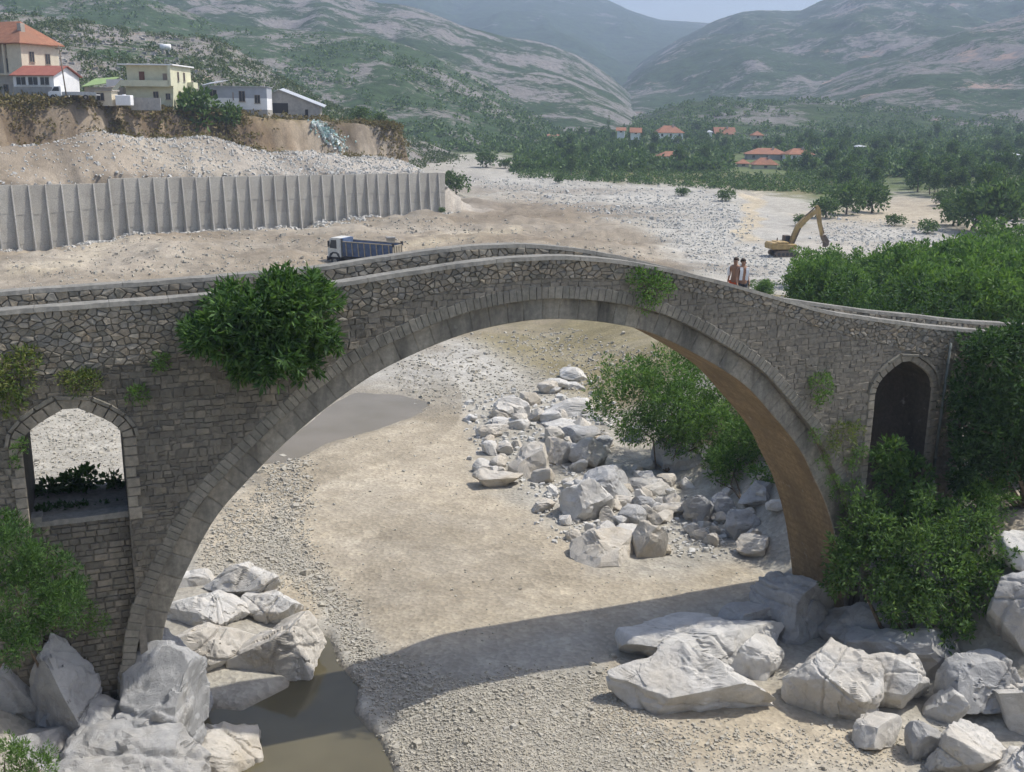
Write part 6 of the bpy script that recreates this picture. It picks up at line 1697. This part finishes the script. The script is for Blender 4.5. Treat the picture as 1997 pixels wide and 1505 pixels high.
def build_excavator():
    P = ground_hit(1527, 499)
    e = empty('excavator', P, .18, 'yellow tracked excavator with raised boom working on the white gravel', 'excavator')
    for y in (-1.15, 1.15):
        t = MB(); pr = [(-1.9, .45), (-1.7, .12), (-1.3, 0), (1.3, 0), (1.7, .12), (1.9, .45), (1.7, .8), (1.3, .92), (-1.3, .92), (-1.7, .8)]
        t.prism(pr, y - .3, y + .3); to = t.build('track', M['digger_dark'], e)
        for i in range(5): w_ = MB(); w_.cyl((-1.3 + i * .65, y - .33, .4), (-1.3 + i * .65, y + .33, .4), .26, n=12); w_.build('roller', M['chassis'], to)
    t = MB(); t.cyl((0, 0, .85), (0, 0, 1.15), .9, n=20); t.build('turntable', M['digger_dark'], e)
    t = MB(); t.box(-1.6, 1.5, -1.35, 1.35, 1.12, 1.9); t.build('house', M['digger'], e, bevel=.1)
    t = MB(); t.prism([(-2.5, 1.2), (-2.55, 1.9), (-2.3, 2.15), (-1.5, 2.15), (-1.5, 1.15), (-2.3, 1.12)], -1.38, 1.38); t.build('counterweight', M['digger'], e, bevel=.1)
    t = MB(); t.box(-1.5, .2, -1.25, 1.25, 1.9, 2.25); t.build('engine_cover', M['digger'], e, bevel=.08)
    t = MB(); t.prism([(.2, 1.9), (1.5, 1.9), (1.45, 2.6), (1.1, 3.05), (.25, 3.05)], .45, 1.35); cb = t.build('cab', M['digger_dark'], e, bevel=.05)
    t = MB(); t.prism([(.4, 2.1), (1.4, 2.1), (1.36, 2.55), (1.05, 2.95), (.4, 2.95)], .42, .45); t.build('window', M['glass'], cb)
    t = MB(); t.cyl((-.9, .5, 2.25), (-.9, .5, 2.7), .08); t.build('exhaust', M['digger_dark'], e)
    def arm(name, pts, ws, y0, y1, mat):
        p = np.array(pts, float); up_, dn = [], []
        for i in range(len(p)):
            d = p[min(i+1, len(p)-1)] - p[max(i-1, 0)]; d /= np.linalg.norm(d); n = np.array([-d[1], d[0]]); up_.append(p[i] + n * ws[i]); dn.append(p[i] - n * ws[i])
        t = MB()
        for i in range(len(p) - 1): t.prism([tuple(dn[i]), tuple(dn[i+1]), tuple(up_[i+1]), tuple(up_[i])], y0, y1)
        return t.build(name, mat, e)
    arm('boom', [(1.15, 1.7), (1.5, 3.0), (2.1, 4.4), (3.0, 5.4), (4.2, 6.35), (5.0, 6.9)], [.3, .36, .42, .38, .3, .2], -.28, .28, M['digger'])
    arm('stick', [(4.75, 7.5), (5.05, 6.9), (5.45, 5.0), (6.0, 3.0)], [.2, .34, .28, .18], -.2, .2, M['digger'])
    t = MB(); t.cyl((1.4, -.4, 1.9), (2.3, -.4, 4.2), .1); t.build('boom_cylinder', M['digger_dark'], e)
    t = MB(); t.cyl((3.0, 0, 5.9), (4.75, 0, 7.45), .09); t.build('stick_cylinder', M['digger_dark'], e)
    t = MB(); t.cyl((5.5, 0, 5.6), (6.35, 0, 3.3), .08); t.build('bucket_cylinder', M['digger_dark'], e)
    t = MB(); t.prism([(5.9, 3.1), (6.35, 3.2), (7.0, 2.3), (7.0, 1.6), (6.5, 1.3), (6.55, 1.9), (6.2, 2.4)], -.55, .55); t.build('bucket', M['digger_dark'], e)

def build_litter():
    rs = np.random.default_rng(8); v = []; f = []
    tt = rs.random(420); pxs = 612 + 58 * tt + rs.normal(0, 1, 420) * (4 + 12 * tt); pys = 238 + 58 * tt + rs.normal(0, 6, 420)
    d = _fw[None] + ((pxs - CX) / F_PX)[:, None] * _rt - ((pys - CY) / F_PX)[:, None] * _up; d = d / d[:, 1:2]
    hit = np.full(420, 250.0); done = np.zeros(420, bool)
    for y in np.arange(205, 275, .6):
        k = ~done & (CAMZ + d[:, 2] * y <= height(d[:, 0] * y, np.full(420, y)) + .02); hit[k] = y; done |= k
    for i in range(420):
        P = np.array([0, 0, CAMZ]) + d[i] * hit[i]
        a = rs.normal(size=3); a /= np.linalg.norm(a); b = np.cross(a, rs.normal(size=3)); b /= np.linalg.norm(b); c = np.cross(a, b); s_ = rs.uniform(.12, .42)
        k = len(v); P = P + np.array([0, -.1, .12])
        for q in ((-1, -1, -.3), (1, -1, -.3), (1, 1, -.3), (-1, 1, -.3), (-.7, -.7, .4), (.8, -.6, .3), (.7, .8, .4), (-.8, .6, .3)): v.append(P + (a * q[0] + b * q[1] * .7 + c * q[2]) * s_)
        f += [tuple(k + j for j in q) for q in ((3,2,1,0),(4,5,6,7),(0,1,5,4),(1,2,6,5),(2,3,7,6),(3,0,4,7))]
    mt, t, b = new_mat('plastic_litter')
    t.links.new(ramp(t, rnd(t), [(0, (.62, .63, .62)), (.4, (.35, .55, .50)), (.7, (.70, .70, .68)), (1, (.25, .45, .42))]), b.inputs['Base Color']); b.inputs['Roughness'].default_value = .6
    o = obj('litter', mesh_py('litter', v, f, mt)); tag(o, 'white and turquoise rubbish spilling down the cliff below the barn', None, None, 'stuff')

# ------------------------------------------------------------------ people
def skin_mesh(name, joints, edges, mat, parent, sub=2, root=0):
    me = bpy.data.meshes.new(name)
    me.from_pydata([j[:3] for j in joints], edges, [])
    me.materials.append(mat)
    o = obj(name, me, parent)
    sm = o.modifiers.new('skin', 'SKIN'); sm.use_smooth_shade = True
    for i, j in enumerate(joints):
        r = j[3] if isinstance(j[3], tuple) else (j[3], j[3])
        me.skin_vertices[0].data[i].radius = r
        me.skin_vertices[0].data[i].use_root = (i == root)
    s2 = o.modifiers.new('sub', 'SUBSURF'); s2.levels = sub; s2.render_levels = sub
    return o

def person(px, py_head, v, face_ang, shirt, shorts, label, extra=None, seed=0):
    s, zt = on_face(px, py_head, v)
    deck = float(TOP(s)) - .8
    h = max(1.6, min(1.86, zt - deck)); k = h / 1.76
    e = empty('person', svz(s, v, deck), face_ang, label, 'person', 'two people walking on the bridge'); e.scale = (k, k, k)
    sw = .16 if seed == 0 else -.14
    J = [(0, 0, .95, (.15, .11)), (0, .01, 1.12, (.14, .10)), (0, .01, 1.30, (.17, .115)), (0, 0, 1.44, (.12, .09)), (0, -.01, 1.51, .055), (0, -.02, 1.58, (.075, .09)), (0, -.01, 1.66, (.082, .10)), (0, 0, 1.72, (.06, .075)),
         (-.10, 0, .88, .095), (-.11, -sw * .5, .50, .065), (-.11, sw * -.2, .10, .042), (-.11, -sw * .2 - .14, .04, .04),
         (.10, 0, .88, .095), (.11, sw * .5, .50, .065), (.11, sw * .5 + .06, .10, .042), (.11, sw * .5 - .08, .04, .04),
         (-.19, 0, 1.40, .055), (-.25, .03 + sw * .4, 1.14, .045), (-.27, -.06 + sw * .6, .92, .033), (-.27, -.10 + sw * .7, .84, (.02, .038)),
         (.19, 0, 1.40, .055), (.25, .03 - sw * .4, 1.14, .045), (.27, -.06 - sw * .6, .92, .033), (.27, -.10 - sw * .7, .84, (.02, .038)),
         (0, -.115, 1.60, .014)]
    E_ = [(0,1),(1,2),(2,3),(3,4),(4,5),(5,6),(6,7),(0,8),(8,9),(9,10),(10,11),(0,12),(12,13),(13,14),(14,15),(3,16),(16,17),(17,18),(18,19),(3,20),(20,21),(21,22),(22,23),(5,24)]
    # fingers: short chains from each palm
    for side, hi, yy in ((-1, 19, sw), (1, 23, -sw)):
        hx, hy, hz = J[hi][:3]
        for q, (dy, L) in enumerate(((-.028, .06), (-.010, .075), (.009, .07), (.026, .055))):
            a = len(J); J.append((hx, hy + dy, hz - .04, .0095)); J.append((hx - side * .006, hy + dy - .008, hz - .04 - L * .55, .0085)); J.append((hx - side * .018, hy + dy - .016, hz - .04 - L, .007)); E_ += [(hi, a), (a, a+1), (a+1, a+2)]
        a = len(J); J.append((hx - side * .015, hy - .045, hz - .01, .011)); J.append((hx - side * .02, hy - .062, hz - .045, .009)); E_ += [(hi, a), (a, a+1)]
    body = skin_mesh('body', J, E_, M['skin'], e)
    hv, hf = ico(3); k_ = hv[:, 2] > -.15 - .9 * np.clip(hv[:, 1], -.1, 1)
    hp = hv.copy(); hp[~k_] *= .55; hp = hp * [.094, .112, .105] + [0, .012, 1.668]
    obj('hair', mesh_np('hair', hp, hf, M['hair'], True), e)
    for x in (-.033, .033):
        m_ = MB(); m_.cyl((x, -.108, 1.625), (x, -.118, 1.625), .011, n=8); m_.build('eye', M['dark'], e)
    m_ = MB(); m_.cyl((-.02, -.108, 1.56), (.02, -.108, 1.56), .007, n=6); m_.build('mouth', M['lip'], e)
    if shirt:
        skin_mesh('shirt', [(0, 0, .98, (.165, .13)), (0, .01, 1.14, (.158, .122)), (0, .01, 1.30, (.188, .135)), (0, 0, 1.43, (.125, .10)), (-.19, 0, 1.41, .072), (-.235, .03 + sw * .3, 1.22, .068), (.19, 0, 1.41, .072), (.235, .03 - sw * .3, 1.22, .068)], [(0,1),(1,2),(2,3),(3,4),(4,5),(3,6),(6,7)], shirt, e)
    skin_mesh('shorts', [(0, 0, .97, (.165, .125)), (-.10, 0, .87, .118), (-.115, -sw * .4, .58, .10), (.10, 0, .87, .118), (.115, sw * .4, .58, .10)], [(0,1),(1,2),(0,3),(3,4)], shorts, e)
    if extra == 'towel':
        for sd in (-.115, .115):
            m_ = MB(); 
            for i in range(6):
                z0, z1 = 1.46 - i * .075, 1.46 - (i + 1) * .075; y0 = -.125 - .02 * sin(i); m_.box(sd - .055, sd + .055, y0 - .012, y0 + .012, z1, z0)
            m_.build('towel', M['wwall'], e)
    if extra == 'cloth':
        skin_mesh('white_cloth', [(-.20, .02, 1.43, (.07, .06)), (-.26, .05, 1.25, (.06, .07)), (-.28, .06, 1.05, (.045, .06))], [(0,1),(1,2)], M['wwall'], e)
    return e

def build_people():
    M['skin'] = plain('tanned_skin', (0.34, 0.19, 0.12), .55, 0, .06); M['hair'] = plain('dark_hair', (0.035, 0.022, 0.015), .7)
    M['lip'] = plain('lips', (0.30, 0.12, 0.09), .6)
    M['redsh'] = plain('red_orange_cloth', (0.58, 0.10, 0.04), .85); M['darkcl'] = plain('dark_cloth', (0.06, 0.065, 0.075), .9); M['greycl'] = plain('grey_cloth', (0.20, 0.20, 0.20), .9)
    person(1437, 487, D0 + 2.1, R(-35), None, M['redsh'], 'bare chested person in red orange shorts with white cloth over one shoulder', 'cloth', 0)
    person(1451, 494, D0 + 1.35, R(15), None, M['darkcl'], 'bare chested person in dark shorts with a white towel round the neck', 'towel', 1)

# ------------------------------------------------------------------ build
M = {}
M['ground'] = make_ground_mat()
bridge_mats(); rock_mats(); plant_mats(); house_mats()
build_ground()
build_water('river_pool', POOL1, W1, water_mat('pool_water', (0.10, 0.088, 0.055), (0.13, 0.115, 0.072)), 40)
build_water('upstream_pool', POOL2, W2, water_mat('upstream_pool_water', (0.17, 0.145, 0.10), (0.20, 0.17, 0.125), .2), 30)
build_hills()
build_bridge()
build_retaining_wall()
build_left_houses()
build_village()
build_rocks()
build_gravel()
build_near_plants()
build_far_plants()
build_truck()
build_excavator()
build_litter()
build_people()
build_haze()
